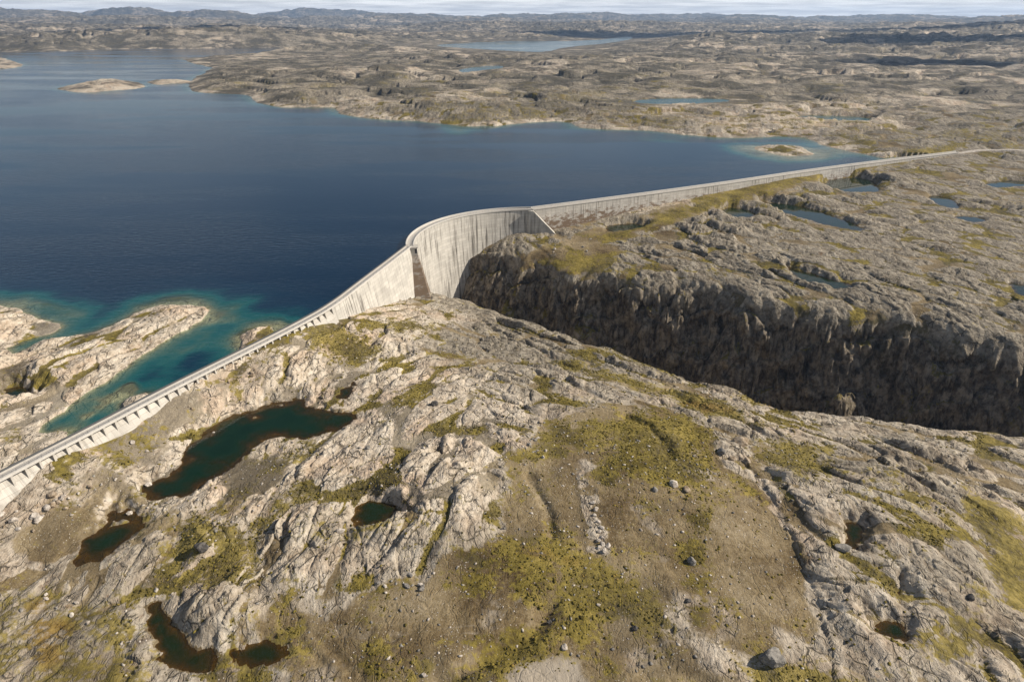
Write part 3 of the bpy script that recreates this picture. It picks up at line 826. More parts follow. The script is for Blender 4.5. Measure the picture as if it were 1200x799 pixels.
    hgt = t.math('ADD', hgt, t.math('MULTIPLY', t.math('MULTIPLY', wide, farf), 14.0))
    hgt = t.math('SUBTRACT', hgt, t.math('MULTIPLY', joint, .35))
    hgt = t.math('ADD', hgt, t.math('MULTIPLY', tiny, .2))
    cliffh = t.math('MULTIPLY', t.noise(vscale(t, pos, (.45, .45, .3)), 1.0, 8, .66), t.math('MULTIPLY', clf, 1.8))
    hgt = t.math('ADD', hgt, cliffh)
    flat = t.math('MAXIMUM', soilf, t.math('MULTIPLY', mossf, .6))
    stren = t.mr(flat, 0, 1, .8, .45, False)
    bp = t.n('ShaderNodeBump', ins={'Strength': stren, 'Distance': 1.0, 'Height': hgt})
    b = t.n('ShaderNodeBsdfPrincipled', ins={'Base Color': col, 'Roughness': .93, 'Specular IOR Level': .15, 'Normal': bp.outputs[0]})
    t.out(b.outputs[0])
    return m


def water_material(name, stops, clear, rough, wave):
    m = bpy.data.materials.new(name); t = NT(m)
    pos = t.n('ShaderNodeNewGeometry').outputs['Position']
    dep = t.n('ShaderNodeAttribute', attribute_name='depth').outputs['Fac']
    dn_ = t.math('ADD', dep, t.math('MULTIPLY', t.math('SUBTRACT', t.noise(pos, .12, 5, .6), .5), t.mr(dep, .3, 4, .2, 3.5)))
    col = t.ramp(t.math('DIVIDE', dn_, stops[-1][0]), [(a / stops[-1][0], c) for a, c in stops])
    hgt = t.math('ADD', t.noise(vscale(t, pos, (.22, .5, .3), (0, 0, .5)), 1, 3), t.math('MULTIPLY', t.noise(vscale(t, pos, (.9, 1.6, 1), (0, 0, .4)), 1, 2), .4))
    gust = t.noise(vscale(t, pos, (.0035, .012, .01), (0, 0, .25)), 1, 5, .55)
    bp = t.n('ShaderNodeBump', ins={'Strength': t.mr(gust, .40, .62, wave * .2, wave), 'Distance': .5, 'Height': hgt})
    dif = t.n('ShaderNodeBsdfDiffuse', ins={'Color': col})
    tra = t.n('ShaderNodeBsdfTransparent', ins={'Color': (*clear[1], 1)})
    ff = t.math('POWER', 2.718, t.math('DIVIDE', t.math('MULTIPLY', t.math('MAXIMUM', dn_, 0.0), -1.0), clear[0]))
    body = t.n('ShaderNodeMixShader', ins={0: ff, 1: dif.outputs[0], 2: tra.outputs[0]})
    gl = t.n('ShaderNodeBsdfGlossy', ins={'Color': (1, 1, 1, 1), 'Roughness': t.mr(gust, .40, .62, rough * .4, rough * 1.8), 'Normal': bp.outputs[0]})
    inc = t.n('ShaderNodeNewGeometry').outputs['Incoming']
    dt = t.n('ShaderNodeVectorMath', operation='DOT_PRODUCT', ins={0: inc, 1: bp.outputs[0]}).outputs['Value']
    fr_ = t.math('MULTIPLY_ADD', t.math('POWER', t.math('SUBTRACT', 1.0, t.math('ABSOLUTE', dt), clamp=True), 5.0), .9, .02)
    o = t.n('ShaderNodeMixShader', ins={0: fr_, 1: body.outputs[0], 2: gl.outputs[0]})
    t.out(o.outputs[0])
    return m


def concrete_material(name, base=(.43, .40, .355), stain=.5, streak=1.0, deck=False):
    m = bpy.data.materials.new(name); t = NT(m)
    uv = t.n('ShaderNodeUVMap', uv_map='UVMap').outputs[0]
    pos = t.n('ShaderNodeNewGeometry').outputs['Position']
    s = t.n('ShaderNodeSeparateXYZ', ins={'Vector': uv})
    br = t.n('ShaderNodeTexBrick', offset=.5, ins={'Vector': uv, 'Color1': (.86, .86, .86, 1), 'Color2': (1.06, 1.06, 1.06, 1), 'Mortar': (.62, .6, .57, 1), 'Scale': 1.0, 'Mortar Size': .055, 'Mortar Smooth': .6, 'Brick Width': 6.0, 'Row Height': 1.6})
    vst = t.noise(vscale(t, uv, (.75, .035, 1)), 1, 6, .66)
    vs2 = t.noise(vscale(t, uv, (.16, .02, 1)), 1, 3, .6)
    blot = t.noise(pos, .16, 6, .62)
    fine = t.noise(pos, 1.4, 5, .6)
    col = t.mix(1.0, t.mix(blot, tuple(c * .82 for c in base), tuple(min(c * 1.16, .8) for c in base)), br.outputs[0] if not deck else (1., 1., 1.), 'MULTIPLY')
    if not deck:
        col = t.mix(t.math('MULTIPLY', t.math('MULTIPLY', t.mr(vst, .47, .62), t.mr(t.noise(pos, .045, 3), .38, .6, .35, 1.25)), .8 * streak), col, (.12, .11, .095))
        col = t.mix(t.math('MULTIPLY', t.mr(vs2, .5, .68), .32 * streak), col, (.20, .185, .165))
        col = t.mix(t.math('MULTIPLY', t.mr(vst, .42, .3), .4), col, (.56, .535, .49))
        if stain > 0:
            low = t.mr(s.outputs[1], 1.0, -10.0)
            sn = t.noise(vscale(t, uv, (.22, .5, 1)), 1, 8, .72)
            sf = t.math('MULTIPLY', t.mr(t.math('ADD', sn, t.math('MULTIPLY', low, .18)), .53, .68), stain)
            col = t.mix(t.math('MULTIPLY', sf, t.mr(low, 0, .25)), col, (.14, .095, .06))
    else:
        col = t.mix(t.mr(fine, .5, .75, 0, .35), col, (.2, .19, .175))
    bp = t.n('ShaderNodeBump', ins={'Strength': .35, 'Distance': .12, 'Height': t.math('ADD', fine, vst if not deck else blot)})
    b = t.n('ShaderNodeBsdfPrincipled', ins={'Base Color': col, 'Roughness': .88, 'Specular IOR Level': .2, 'Normal': bp.outputs[0]})
    t.out(b.outputs[0])
    return m


def plain_material(name, col, rough=.6, metal=0.0):
    m = bpy.data.materials.new(name); t = NT(m)
    pos = t.n('ShaderNodeNewGeometry').outputs['Position']
    c = t.mix(t.noise(pos, 1.2, 4), tuple(x * .75 for x in col), tuple(min(x * 1.2, 1) for x in col))
    b = t.n('ShaderNodeBsdfPrincipled', ins={'Base Color': c, 'Roughness': rough, 'Metallic': metal})
    t.out(b.outputs[0])
    return m


def stone_material(name, lo, hi):
    m = bpy.data.materials.new(name); t = NT(m)
    pos = t.n('ShaderNodeNewGeometry').outputs['Position']
    f = t.noise(pos, .9, 7, .65); g = t.noise(pos, 4.0, 4, .6)
    c = t.mix(t.mr(f, .35, .65), lo, hi)
    c = t.mix(t.math('MULTIPLY', t.mr(g, .55, .68), .5), c, tuple(x * .35 for x in lo))
    bp = t.n('ShaderNodeBump', ins={'Strength': .8, 'Distance': .25, 'Height': t.math('ADD', f, t.math('MULTIPLY', g, .3))})
    b = t.n('ShaderNodeBsdfPrincipled', ins={'Base Color': c, 'Roughness': .92, 'Specular IOR Level': .15, 'Normal': bp.outputs[0]})
    t.out(b.outputs[0])
    return m


M_GROUND = terrain_material()
M_LAKE = water_material('lake_water', [(0, (.10, .085, .05)), (.7, (.035, .115, .10)), (2.0, (.007, .085, .088)), (4.2, (.003, .040, .055)), (8, (.0012, .019, .042)), (16, (.0004, .0120, .0315))], (1.0, (.80, .88, .76)), .12, .5)
M_POND = water_material('pond_water', [(0, (.085, .055, .018)), (.35, (.045, .033, .010)), (.9, (.014, .020, .006)), (2.2, (.005, .020, .009)), (4.5, (.002, .012, .006))], (.65, (.56, .45, .24)), .03, .05)
M_CON = concrete_material('weathered_concrete', (.50, .475, .43), .0, 1.0)
M_CONR = concrete_material('stained_concrete', (.45, .425, .385), .95, .95)
M_CONB = concrete_material('block_concrete', (.33, .30, .265), .9, 1.2)
M_CONW = concrete_material('pale_concrete', (.50, .47, .42), .25, .45)
M_DECK = concrete_material('deck_concrete', (.45, .425, .39), 0, 0, True)
M_PARA = concrete_material('parapet_concrete', (.52, .495, .455), 0, .3, True)
M_STEEL = plain_material('galvanised_steel', (.34, .35, .36), .45, .8)
M_MESH = plain_material('dark_fence_mesh', (.07, .072, .075), .7)
M_DOOR = plain_material('dark_opening', (.03, .03, .032), .7)
M_STONE = {'pale': stone_material('pale_stone', (.30, .26, .22), (.56, .51, .45)), 'grey': stone_material('grey_stone', (.14, .13, .118), (.30, .28, .25)), 'dark': stone_material('dark_stone', (.045, .042, .04), (.13, .12, .11)), 'brown': stone_material('brown_stone', (.19, .14, .09), (.40, .33, .25))}

# ------------------------------------------------------------------ sheets
print('sheets')
CO = np.stack([PX3, PY3, PZ3], 1)
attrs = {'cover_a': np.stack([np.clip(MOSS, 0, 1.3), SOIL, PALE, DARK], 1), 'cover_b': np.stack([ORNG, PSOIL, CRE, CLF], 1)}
qi = quads[:, 0]
lab = np.zeros(len(quads), np.int8)
lab[DD[qi] > 5200] = 1
under = (H[quads].max(1) < -2.5) & (inl[qi]) & (WD[qi] < .5)
lab[under] = 2
names = ['ground', 'hills', 'lake_bed']
for j, k in enumerate(['island', 'skerry', 'headland', 'islet']):
    grow = {'island': 30, 'skerry': 24, 'headland': 40, 'islet': 14}[k]
    lab[(dis[k][qi] > -grow) & (lab == 0) & (D0[qi] < -2 if k != 'islet' else D0[qi] < -1)] = 3 + j
    names.append(k)
for j, nme in enumerate(names):
    f = quads[lab == j]
    if len(f):
        sheet(nme, f, CO, attrs, M_GROUND)
wl_mask = (H[quads].min(1) < .25) & (WD[quads].min(1) < .5) & (inl[quads].any(1)) & (DD[qi] < 9000)
WZ = np.zeros(N)
sheet('lake', quads[wl_mask], np.stack([X, Y, WZ], 1), {'depth': np.clip(-H, 0, 60)}, M_LAKE)
flag = np.zeros(N, bool); SV = np.zeros(N, F32)
for name, lev, m, s in pond_info:
    flag[:] = False; flag[m[s > -3.0 if DD[m].min() < 700 else s > -25]] = True
    SV[:] = 0
    f = quads[flag[quads].all(1) & (H[quads].min(1) < lev + .15)]
    if len(f):
        sheet(name, f, np.stack([X, Y, np.full(N, lev)], 1), {'depth': np.clip(lev - H, 0, 10)}, M_POND if lev < -1 else M_LAKE)


def zat(x, y):
    dd_ = math.hypot(x, y); t_ = math.atan2(x, y)
    i = np.clip(np.searchsorted(rows, dd_) - 1, 0, NR - 2); j = np.clip(np.searchsorted(th, t_) - 1, 0, NC - 2)
    a = (dd_ - rows[i]) / (rows[i + 1] - rows[i]); b = (t_ - th[j]) / (th[j + 1] - th[j])
    G = PZ3.reshape(NR, NC)
    return float((G[i, j] * (1 - b) + G[i, j + 1] * b) * (1 - a) + (G[i + 1, j] * (1 - b) + G[i + 1, j + 1] * b) * a)


# ------------------------------------------------------------------ mesh helpers
def mesh_obj(name, verts, faces, mat, parent=None, uvs=None, smooth=False):
    me = bpy.data.meshes.new(name)
    me.from_pydata([tuple(v) for v in verts], [], faces)
    me.update()
    if uvs is not None:
        l = me.uv_layers.new(name='UVMap')
        vi = np.zeros(len(me.loops), np.int32); me.loops.foreach_get('vertex_index', vi)
        l.data.foreach_set('uv', np.asarray(uvs, F32)[vi].ravel())
    if smooth:
        me.polygons.foreach_set('use_smooth', [True] * len(me.polygons))
    me.materials.append(mat)
    o = bpy.data.objects.new(name, me)
    COL.objects.link(o)
    if parent is not None:
        o.parent = parent
        o.matrix_parent_inverse = parent.matrix_world.inverted()
    return o


def chaikin(pts, it=2):
    p = [np.array(q, float) for q in pts]
    for _ in range(it):
        q = [p[0]]
        for a, b in zip(p[:-1], p[1:]):
            q += [a * .75 + b * .25, a * .25 + b * .75]
        q.append(p[-1]); p = q
    return p


def resample(pts, step):
    p = np.array(pts); s = np.concatenate([[0], np.cumsum(np.linalg.norm(np.diff(p, axis=0), axis=1))])
    n = max(2, int(s[-1] / step) + 1)
    q = np.linspace(0, s[-1], n)
    return np.stack([np.interp(q, s, p[:, 0]), np.interp(q, s, p[:, 1])], 1), q


def frames(p):
    t = np.gradient(p, axis=0); t /= np.linalg.norm(t, axis=1)[:, None]
    return t, np.stack([t[:, 1], -t[:, 0]], 1)


def sweep(name, path, s, prof, mat, parent, closed=True, nrm=None):
    """prof: list of (n, z) or a function of the station giving one"""
    t, nn = frames(path) if nrm is None else nrm
    V, U, F = [], [], []
    pr0 = prof(0) if callable(prof) else prof
    k = len(pr0)
    for i, (p, n) in enumerate(zip(path, nn)):
        pr = prof(i) if callable(prof) else prof
        for (a, z) in pr:
            V.append((p[0] + n[0] * a, p[1] + n[1] * a, z)); U.append((s[i], z + a * .0))
    for i in range(len(path) - 1):
        for j in range(k if closed else k - 1):
            j2 = (j + 1) % k
            F.append((i * k + j, (i + 1) * k + j, (i + 1) * k + j2, i * k + j2))
    if closed:
        F.append(tuple(range(k))); F.append(tuple((len(path) - 1) * k + j for j in range(k - 1, -1, -1)))
    return mesh_obj(name, V, F, mat, parent, U)


def box(V, F, U, o, ex, ey, ez, lo, hi):
    """an oriented box appended to lists"""
    b = len(V)
    for a in (lo[0], hi[0]):
        for c in (lo[1], hi[1]):
            for e in (lo[2], hi[2]):
                V.append(tuple(o[i] + ex[i] * a + ey[i] * c + ez[i] * e for i in range(3))); U.append((a + c, V[-1][2]))
    for f in ((0, 1, 3, 2), (4, 6, 7, 5), (0, 4, 5, 1), (2, 3, 7, 6), (0, 2, 6, 4), (1, 5, 7, 3)):
        F.append(tuple(b + i for i in f))


# ------------------------------------------------------------------ the dam
print('dam')
dam = bpy.data.objects.new('dam', None); COL.objects.link(dam)
dam.location = (A_[0], A_[1], -20); bpy.context.view_layer.update()
dam['label'] = 'long pale concrete dam, a tall curved arch between two straight wings beside the lake'
dam['category'] = 'dam'
WAY = 2.55
leftp = chaikin(LEFT, 2); rightp = chaikin(RIGHT, 2)
# where the ribbed slab wall ends and the plain gravity wall begins
k_split = np.array(P(384, 358.6, Z_CREST)[:2])
lp, ls = resample(leftp, 1.5)
isp = int(np.argmin(np.linalg.norm(lp - k_split, axis=1)))
lfr = frames(lp)
sub = lambda fr, a, b: (fr[0][a:b], fr[1][a:b])
slab_prof = [(.25, 1.95), (.25, -14), (14.4, -14), (.85, 1.95)]
sweep('slab_wall', lp[:isp + 1], ls[:isp + 1], slab_prof, M_CONW, dam, nrm=sub(lfr, 0, isp + 1))
sweep('gravity_wall', lp[isp:], ls[isp:], [(.25, 1.95), (.25, -34), (9.5, -34), (2.5, 1.95)], M_CON, dam, nrm=sub(lfr, isp, len(lp)))
# ribs under the overhanging walkway
s_a = ls[int(np.argmin(np.linalg.norm(lp - np.array(P(8, 551, Z_CREST)[:2]), axis=1)))]
s_b = ls[int(np.argmin(np.linalg.norm(lp - np.array(P(303, 401.3, Z_CREST)[:2]), axis=1)))]
pitch = (s_b - s_a) / 24
print('rib pitch', pitch)
n_rib = 0
k0 = -int((s_a - 8) / pitch)
ss_ = s_a + pitch * k0
while ss_ < ls[isp] - 1:
    px_ = np.array([np.interp(ss_, ls, lp[:, 0]), np.interp(ss_, ls, lp[:, 1])])
    i = min(int(np.searchsorted(ls, ss_)), len(ls) - 1)
    tt, nn = lfr[0][i], lfr[1][i]
    V, U, F = [], [], []
    prof = [(.75, 1.93), (2.55, 1.93), (2.55, 1.6), (3.05, -.7), (2.2, -.7)]
    for sgn in (-.27, .27):
        for a, z in prof:
            V.append((px_[0] + nn[0] * a + tt[0] * sgn, px_[1] + nn[1] * a + tt[1] * sgn, z)); U.append((a, z))
    n_ = len(prof)
    F.append(tuple(range(n_))); F.append(tuple(range(2 * n_ - 1, n_ - 1, -1)))
    for j in range(n_):
        F.append((j, n_ + j, n_ + (j + 1) % n_, (j + 1) % n_))
    mesh_obj('buttress', V, F, M_CONW, dam, U)
    n_rib += 1
    ss_ += pitch
print('ribs', n_rib)
# arch
ap, as_ = resample(ARC, 1.0)
afr = frames(ap)
levels = [1.95, -3, -8, -14, -22, -32, -45, -60, -75]
aprof = [(.25, 1.95), (.25 - 1.0, -20), (.25, -75)] + [(3.3 + (2 - z) * .075 - max(0, -35 - z) * .05, z) for z in levels[::-1]]
sweep('arch_wall', ap, as_, aprof, M_CON, dam, nrm=afr)
# right wing
rp, rs = resample(rightp, 2.0)
rfr = frames(rp)
bot = [min(-3.0, zat(*(p + n * 4.5)) - 5) for p, n in zip(rp, rfr[1])]
sweep('gravity_wall', rp, rs + 3, lambda i: [(.25, 1.95), (.25, bot[i] - 4), (2.6 + (2 - bot[i]) * .09, bot[i]), (2.6, 1.95)], M_CONR, dam, nrm=rfr)
# walkway, parapet and kerb along the whole crest
for nm_, pts, fr_, st_, wdt in (('walkway', lp, lfr, ls, WAY), ('walkway', ap, afr, as_, 3.5), ('walkway', rp, rfr, rs, 2.8)):
    sweep('walkway', pts, st_, [(-.15, 2.35), (-.15, 1.952), (wdt, 1.952), (wdt, 2.35)], M_DECK, dam, nrm=fr_)
    if pts is lp:
        sweep('parapet', pts, st_, [(-.2, 2.75), (-.2, 2.1), (.1, 2.354), (.1, 2.75)], M_DECK, dam, nrm=fr_)
        sweep('safety_fence', pts, st_, [(-.08, 3.3), (-.08, 2.753), (-.02, 2.753), (-.02, 3.3)], M_MESH, dam, nrm=fr_)
    else:
        sweep('parapet', pts, st_, [(-.2, 3.25), (-.2, 2.1), (.18, 2.354), (.18, 3.25)], M_PARA, dam, nrm=fr_)
    sweep('kerb', pts, st_, [(wdt - .42, 2.72), (wdt - .42, 2.354), (wdt + .12, 2.05), (wdt + .12, 2.72)], M_PARA, dam, nrm=fr_)
    # handrail on the downstream kerb: posts and two rails
    V, U, F = [], [], []
    for i in range(0, len(pts), 2):
        o = (pts[i][0] + fr_[1][i][0] * (wdt - .15), pts[i][1] + fr_[1][i][1] * (wdt - .15), 2.7)
        box(V, F, U, o, (*fr_[0][i], 0), (*fr_[1][i], 0), (0, 0, 1), (-.04, -.04, 0), (.04, .04, .75))
    for zz in (3.05, 3.42):
        b = len(V)
        for i in range(len(pts)):
            for (a, z) in ((wdt - .18, zz), (wdt - .12, zz), (wdt - .12, zz + .06), (wdt - .18, zz + .06)):
                V.append((pts[i][0] + fr_[1][i][0] * a, pts[i][1] + fr_[1][i][1] * a, z)); U.append((0, z))
        for i in range(len(pts) - 1):
            for j in range(4):
                F.append((b + i * 4 + j, b + i * 4 + 4 + j, b + i * 4 + 4 + (j + 1) % 4, b + i * 4 + (j + 1) % 4))
    mesh_obj('railing', V, F, M_STEEL, dam, U)

# the thrust block at the near end of the arch
tA = afr[0][0]; dk = -tA; pk = np.array([-dk[1], dk[0]])
if pk[0] < 0:
    pk = -pk
def blk(a, p, z, o=A_):
    return (o[0] + dk[0] * a + pk[0] * p, o[1] + dk[1] * a + pk[1] * p, z)
V, U, F = [], [], []
zl = [-1.6, -6, -11, -16, -21, -27, -32]
for z in zl:
    t_ = -1.6 - z
    af = 2.6 + t_ * .5; pl_ = .8 + t_ * .11; pr_ = 5.2 + t_ * .25
    for (a, p) in ((-3, pl_), (af, pl_), (af - .3, pr_), (-3, pr_)):
        V.append(blk(a, p, z)); U.append((a + p, z))
for i in range(len(zl) - 1):
    for j in range(4):
        F.append((i * 4 + j, i * 4 + 4 + j, i * 4 + 4 + (j + 1) % 4, i * 4 + (j + 1) % 4))
F.append((0, 1, 2, 3)); F.append(tuple(len(V) - 4 + j for j in (3, 2, 1, 0)))
tb = mesh_obj('thrust_block', V, F, M_CONB, dam, U)
tb['label'] = 'sloping brown-stained block at the near end of the arch'
V, U, F = [], [], []
box(V, F, U, (A_[0], A_[1], 0), (*dk, 0), (*pk, 0), (0, 0, 1), (-2.6, .9, -1.62), (2.5, 5.1, 2.0))
box(V, F, U, (A_[0], A_[1], 0), (*dk, 0), (*pk, 0), (0, 0, 1), (-2.6, .6, 2.003), (2.8, 5.4, 2.5))
gh = mesh_obj('gatehouse', V, F, M_CONW, dam, U)
V, U, F = [], [], []
box(V, F, U, (A_[0], A_[1], 0), (*dk, 0), (*pk, 0), (0, 0, 1), (2.45, 3.9, -.5), (2.53, 4.9, 1.7))
mesh_obj('door', V, F, M_DOOR, gh, U)
# the thrust wall at the far end of the arch
dk = afr[0][-1]; pk = np.array([dk[1], -dk[0]])
V, U, F = [], [], []
pr_ = [(-1.5, 1.9), (1.2, 1.9), (15.5, -13), (15.5, -22), (-1.5, -22)]
for p in (.8, 4.9):
    for a, z in pr_:
        V.append(blk(a, p, z, B_)); U.append((a, z))
n_ = len(pr_)
F.append(tuple(range(n_))); F.append(tuple(range(2 * n_ - 1, n_ - 1, -1)))
for j in range(n_):
    F.append((j, n_ + j, n_ + (j + 1) % n_, (j + 1) % n_))
tb = mesh_obj('thrust_block', V, F, M_CON, dam, U)
tb['label'] = 'triangular wedge at the far end of the arch'

# gravel road running on from the far end of the dam
rd, rds = resample(chaikin([RIGHT[-1], *[np.array(P(u, v, 1.5)[:2]) for u, v in [(1150, 177), (1200, 178.5), (1270, 179), (1340, 178)]]], 2), 3)
t_, n_ = frames(rd)
V, F, U = [], [], []
for i, (p, n) in enumerate(zip(rd, n_)):
    zs = [zat(*(p + n * a)) for a in (-2.2, 0, 2.2)]
    z = max(zs) + .25
    for a, dz in ((-3.2, -1.2), (-2.2, 0), (2.2, 0), (3.2, -1.2)):
        V.append((p[0] + n[0] * a, p[1] + n[1] * a, z + dz)); U.append((rds[i], a))
for i in range(len(rd) - 1):
    for j in range(3):
        F.append((i * 4 + j, i * 4 + j + 1, i * 4 + 5 + j, i * 4 + 4 + j))
ro = mesh_obj('gravel_road', V, F, M_STONE['pale'], None, U); ro['kind'] = 'structure'

# ------------------------------------------------------------------ boulders
def boulder_mesh(seed, flat=.7):
    r = random.Random(seed)
    bm = bmesh.new()
    bmesh.ops.create_icosphere(bm, subdivisions=3, radius=1)
    planes = []
    for _ in range(11):
        v = Vector((r.gauss(0, 1), r.gauss(0, 1), r.gauss(0, .8))).normalized(); planes.append((v, r.uniform(.55, .95)))
    ph = [r.uniform(0, 9) for _ in range(6)]
    for v in bm.verts:
        c = v.co.copy()
        for n, dd in planes:
            k = c.dot(n)
            if k > dd:
                c -= n * (k - dd) * .92
        w = 1 + .06 * math.sin(c.x * 7 + ph[0]) * math.sin(c.y * 6 + ph[1]) + .05 * math.sin(c.z * 9 + ph[2] + c.x * 5)
        c *= w
        v.co = Vector((c.x * 1.12, c.y * .9, c.z * flat))
    me = bpy.data.meshes.new('boulder'); bm.to_mesh(me); bm.free()
    return me


BM = {}
for kind in M_STONE:
    BM[kind] = []
    for q in range(4):
        me = boulder_mesh(hash(kind) % 97 + q if False else sum(map(ord, kind)) + q * 13, .55 + .12 * q)
        me.materials.append(M_STONE[kind]); BM[kind].append(me)


def boulder(u, v, size, kind, label, group=None, z=-7.0, name='boulder'):
    x, y, _ = P(u, v, z)
    for _ in range(4):
        z = zat(x, y); x, y, _ = P(u, v, z + size * .2)
    o = bpy.data.objects.new(name, random.choice(BM[kind])); COL.objects.link(o)
    o.location = (x, y, zat(x, y) + size * .14)
    o.rotation_euler = (random.uniform(-.2, .2), random.uniform(-.2, .2), random.uniform(0, 6.28))
    k = size * .5
    o.scale = (k * random.uniform(.9, 1.25), k * random.uniform(.85, 1.1), k * random.uniform(.85, 1.15))
    o['label'] = label; o['category'] = 'boulder'
    if group:
        o['group'] = group
    return o


for u, v, s, k, lb in [
    (508, 473, 2.6, 'dark', 'small dark grey boulder in a rust-brown crevice of the pale rock, left of centre'),
    (618, 477, 2.6, 'dark', 'black wedge-shaped boulder lying below the mossy ledge near the rim'),
    (868, 516, 5.2, 'brown', 'large tan boulder standing beside the pale sand patch'),
    (845, 528, 3.0, 'grey', 'low grey boulder just left of the large tan boulder'),
    (858, 537, 2.2, 'brown', 'small tan stone just below the large tan boulder'),
    (250, 507, 1.1, 'pale', 'white stone at the edge of the larger green pond, on its left arm'),
    (213, 571, 1.0, 'pale', 'white stone lying in the shallow foot of the green pond'),
    (174, 567, 1.6, 'pale', 'pale boulder at the left tip of the green pond'),
    (152, 601, 1.3, 'pale', 'pale stone at the top edge of the small brown pond'),
    (236, 640, 3.0, 'dark', 'dark grey boulder with a shaded face beside the yellow moss'),
    (253, 622, 1.0, 'grey', 'small grey stone sitting in the yellow moss'),
    (103, 729, .9, 'pale', 'round white stone alone on the dark olive moss'),
    (183, 690, 1.1, 'pale', 'pale stone on the rim of the dark bottom-left pool'),
    (398, 622, 1.9, 'pale', 'white-topped boulder below the brown pool on the middle knoll'),
    (744, 735, 1.5, 'dark', 'dark stone half sunk in the brown heath near the bottom'),
    (806, 703, 1.4, 'dark', 'dark stone on the tan soil, right of the brown heath'),
    (810, 657, 2.2, 'grey', 'grey stone heap on bare tan soil above the heath'),
    (702, 708, .8, 'pale', 'single white pebble on the mossy soil'),
    (644, 728, 1.1, 'dark', 'dark stone in the bright green patch of the ditch'),
    (497, 790, 1.0, 'pale', 'square pale slab stone at the bottom of the soil flat'),
    (662, 757, 1.6, 'pale', 'pale stone capping the bank of the lower ditch'),
    (988, 641, 3.2, 'grey', 'grey boulder bridging the crevice on the right slope'),
    (1137, 699, 2.0, 'dark', 'dark boulder in a hollow of the smooth right-hand slab'),
    (905, 768, 4.5, 'grey', 'big purple-grey boulder at the foot of the scarp, bottom right'),
    (790, 566, 2.6, 'pale', 'pale mossy outcrop boulder on the gravel mound'),
    (768, 573, 1.7, 'grey', 'grey stone left of the pale mossy outcrop boulder'),
    (805, 573, 1.9, 'brown', 'tan stone right of the pale mossy outcrop boulder'),
]:
    boulder(u, v, s, k, lb)
for i, (u, v) in enumerate([(696, 603), (701, 611), (705, 617), (702, 622), (705, 629), (701, 633), (706, 637), (702, 641), (708, 645), (713, 638), (698, 596), (694, 588)]):
    boulder(u, v, random.uniform(.9, 1.6), 'pale', 'pale stone in the line of stones along the bank of the short gravel ditch', 'stones lining the ditch bank', name='stone')
def cluster(n, cx, cy, sx, sy, lo, hi, kinds, label, group, slope=0.0):
    for _ in range(n):
        a = random.gauss(0, 1); b = random.gauss(0, 1)
        boulder(cx + a * sx, cy + b * sy + a * sx * slope, lo + (hi - lo) * random.random() ** 2, random.choice(kinds), label, group, name='stone')


cluster(20, 628, 512, 13, 12, .6, 1.5, ['pale', 'grey', 'brown'], 'loose stone in the rubble fan below the ledge, left of the gravel mound', 'stones of the rubble fan')
cluster(26, 60, 592, 40, 9, .8, 2.3, ['pale', 'brown', 'pale'], 'broken tan rock in the rubble at the foot of the ribbed wall, far left', 'rubble at the foot of the wall', -.42)
cluster(20, 260, 458, 40, 6, .6, 1.7, ['pale', 'brown'], 'broken pale rock between the ribbed wall and the green pond', 'rubble between wall and pond', -.5)
cluster(12, 470, 685, 14, 7, .6, 1.4, ['pale', 'grey'], 'loose stone spilled at the lower tip of the middle knoll', 'stones below the middle knoll')
cluster(14, 420, 530, 40, 25, .7, 1.8, ['pale', 'pale', 'grey'], 'loose stone on the pale knoll right of the green pond', 'stones on the pale knoll')
cluster(10, 60, 700, 30, 25, .5, 1.2, ['pale', 'grey'], 'small stone scattered in the dark moss of the lower left', 'stones in the lower left moss')
cluster(12, 660, 285, 30, 6, .8, 1.8, ['pale', 'grey'], 'stone on the tan apron above the cliff, near the wedge of the dam', 'stones above the cliff')

# ------------------------------------------------------------------ heath tufts and loose gravel stones
def scatter(name, label, cat, weight, n, lo, hi, zs, mat, seed):
    r = np.random.default_rng(seed)
    area = (SPC * DD * .00125)
    w_ = np.where((DD > 55) & (DD < 290) & (np.abs(X / Y) < .82) & (np.abs(dsd) > 7), weight * area, 0).astype(np.float64)
    pick = r.choice(N, n, p=w_ / w_.sum())
    base = bmesh.new(); bmesh.ops.create_icosphere(base, subdivisions=1, radius=1)
    bv = np.array([v.co[:] for v in base.verts]); bf = np.array([[v.index for v in f.verts] for f in base.faces]); base.free()
    keep = bv[:, 2] > -.6; nv = len(bv)
    size = lo + (hi - lo) * r.random(n) ** 4
    jit = 1 + r.normal(0, .22, (n, nv, 1))
    a = r.random(n) * 6.28
    el = r.uniform(.7, 1.35, n)
    vx = bv[None, :, 0] * jit[..., 0] * el[:, None]; vy = bv[None, :, 1] * jit[..., 0] / el[:, None]; vz = bv[None, :, 2] * jit[..., 0] * zs
    co_ = np.stack([vx * np.cos(a)[:, None] - vy * np.sin(a)[:, None], vx * np.sin(a)[:, None] + vy * np.cos(a)[:, None], vz], -1) * size[:, None, None]
    off = np.stack([PX3[pick] + r.normal(0, .3, n), PY3[pick] + r.normal(0, .3, n), PZ3[pick] + size * zs * .08], -1)
    co_ = (co_ + off[:, None, :]).reshape(-1, 3)
    f = (bf[None] + (np.arange(n) * nv)[:, None, None]).reshape(-1, 3)
    me = bpy.data.meshes.new(name); nf = len(f)
    me.vertices.add(len(co_)); me.loops.add(nf * 3); me.polygons.add(nf)
    me.vertices.foreach_set('co', co_.astype(F32).ravel()); me.loops.foreach_set('vertex_index', f.ravel().astype(np.int32))
    me.polygons.foreach_set('loop_start', np.arange(0, nf * 3, 3, dtype=np.int32))
    me.update(calc_edges=True); me.materials.append(mat)
    o = bpy.data.objects.new(name, me); COL.objects.link(o)
    o['kind'] = 'stuff'; o['label'] = label; o['category'] = cat


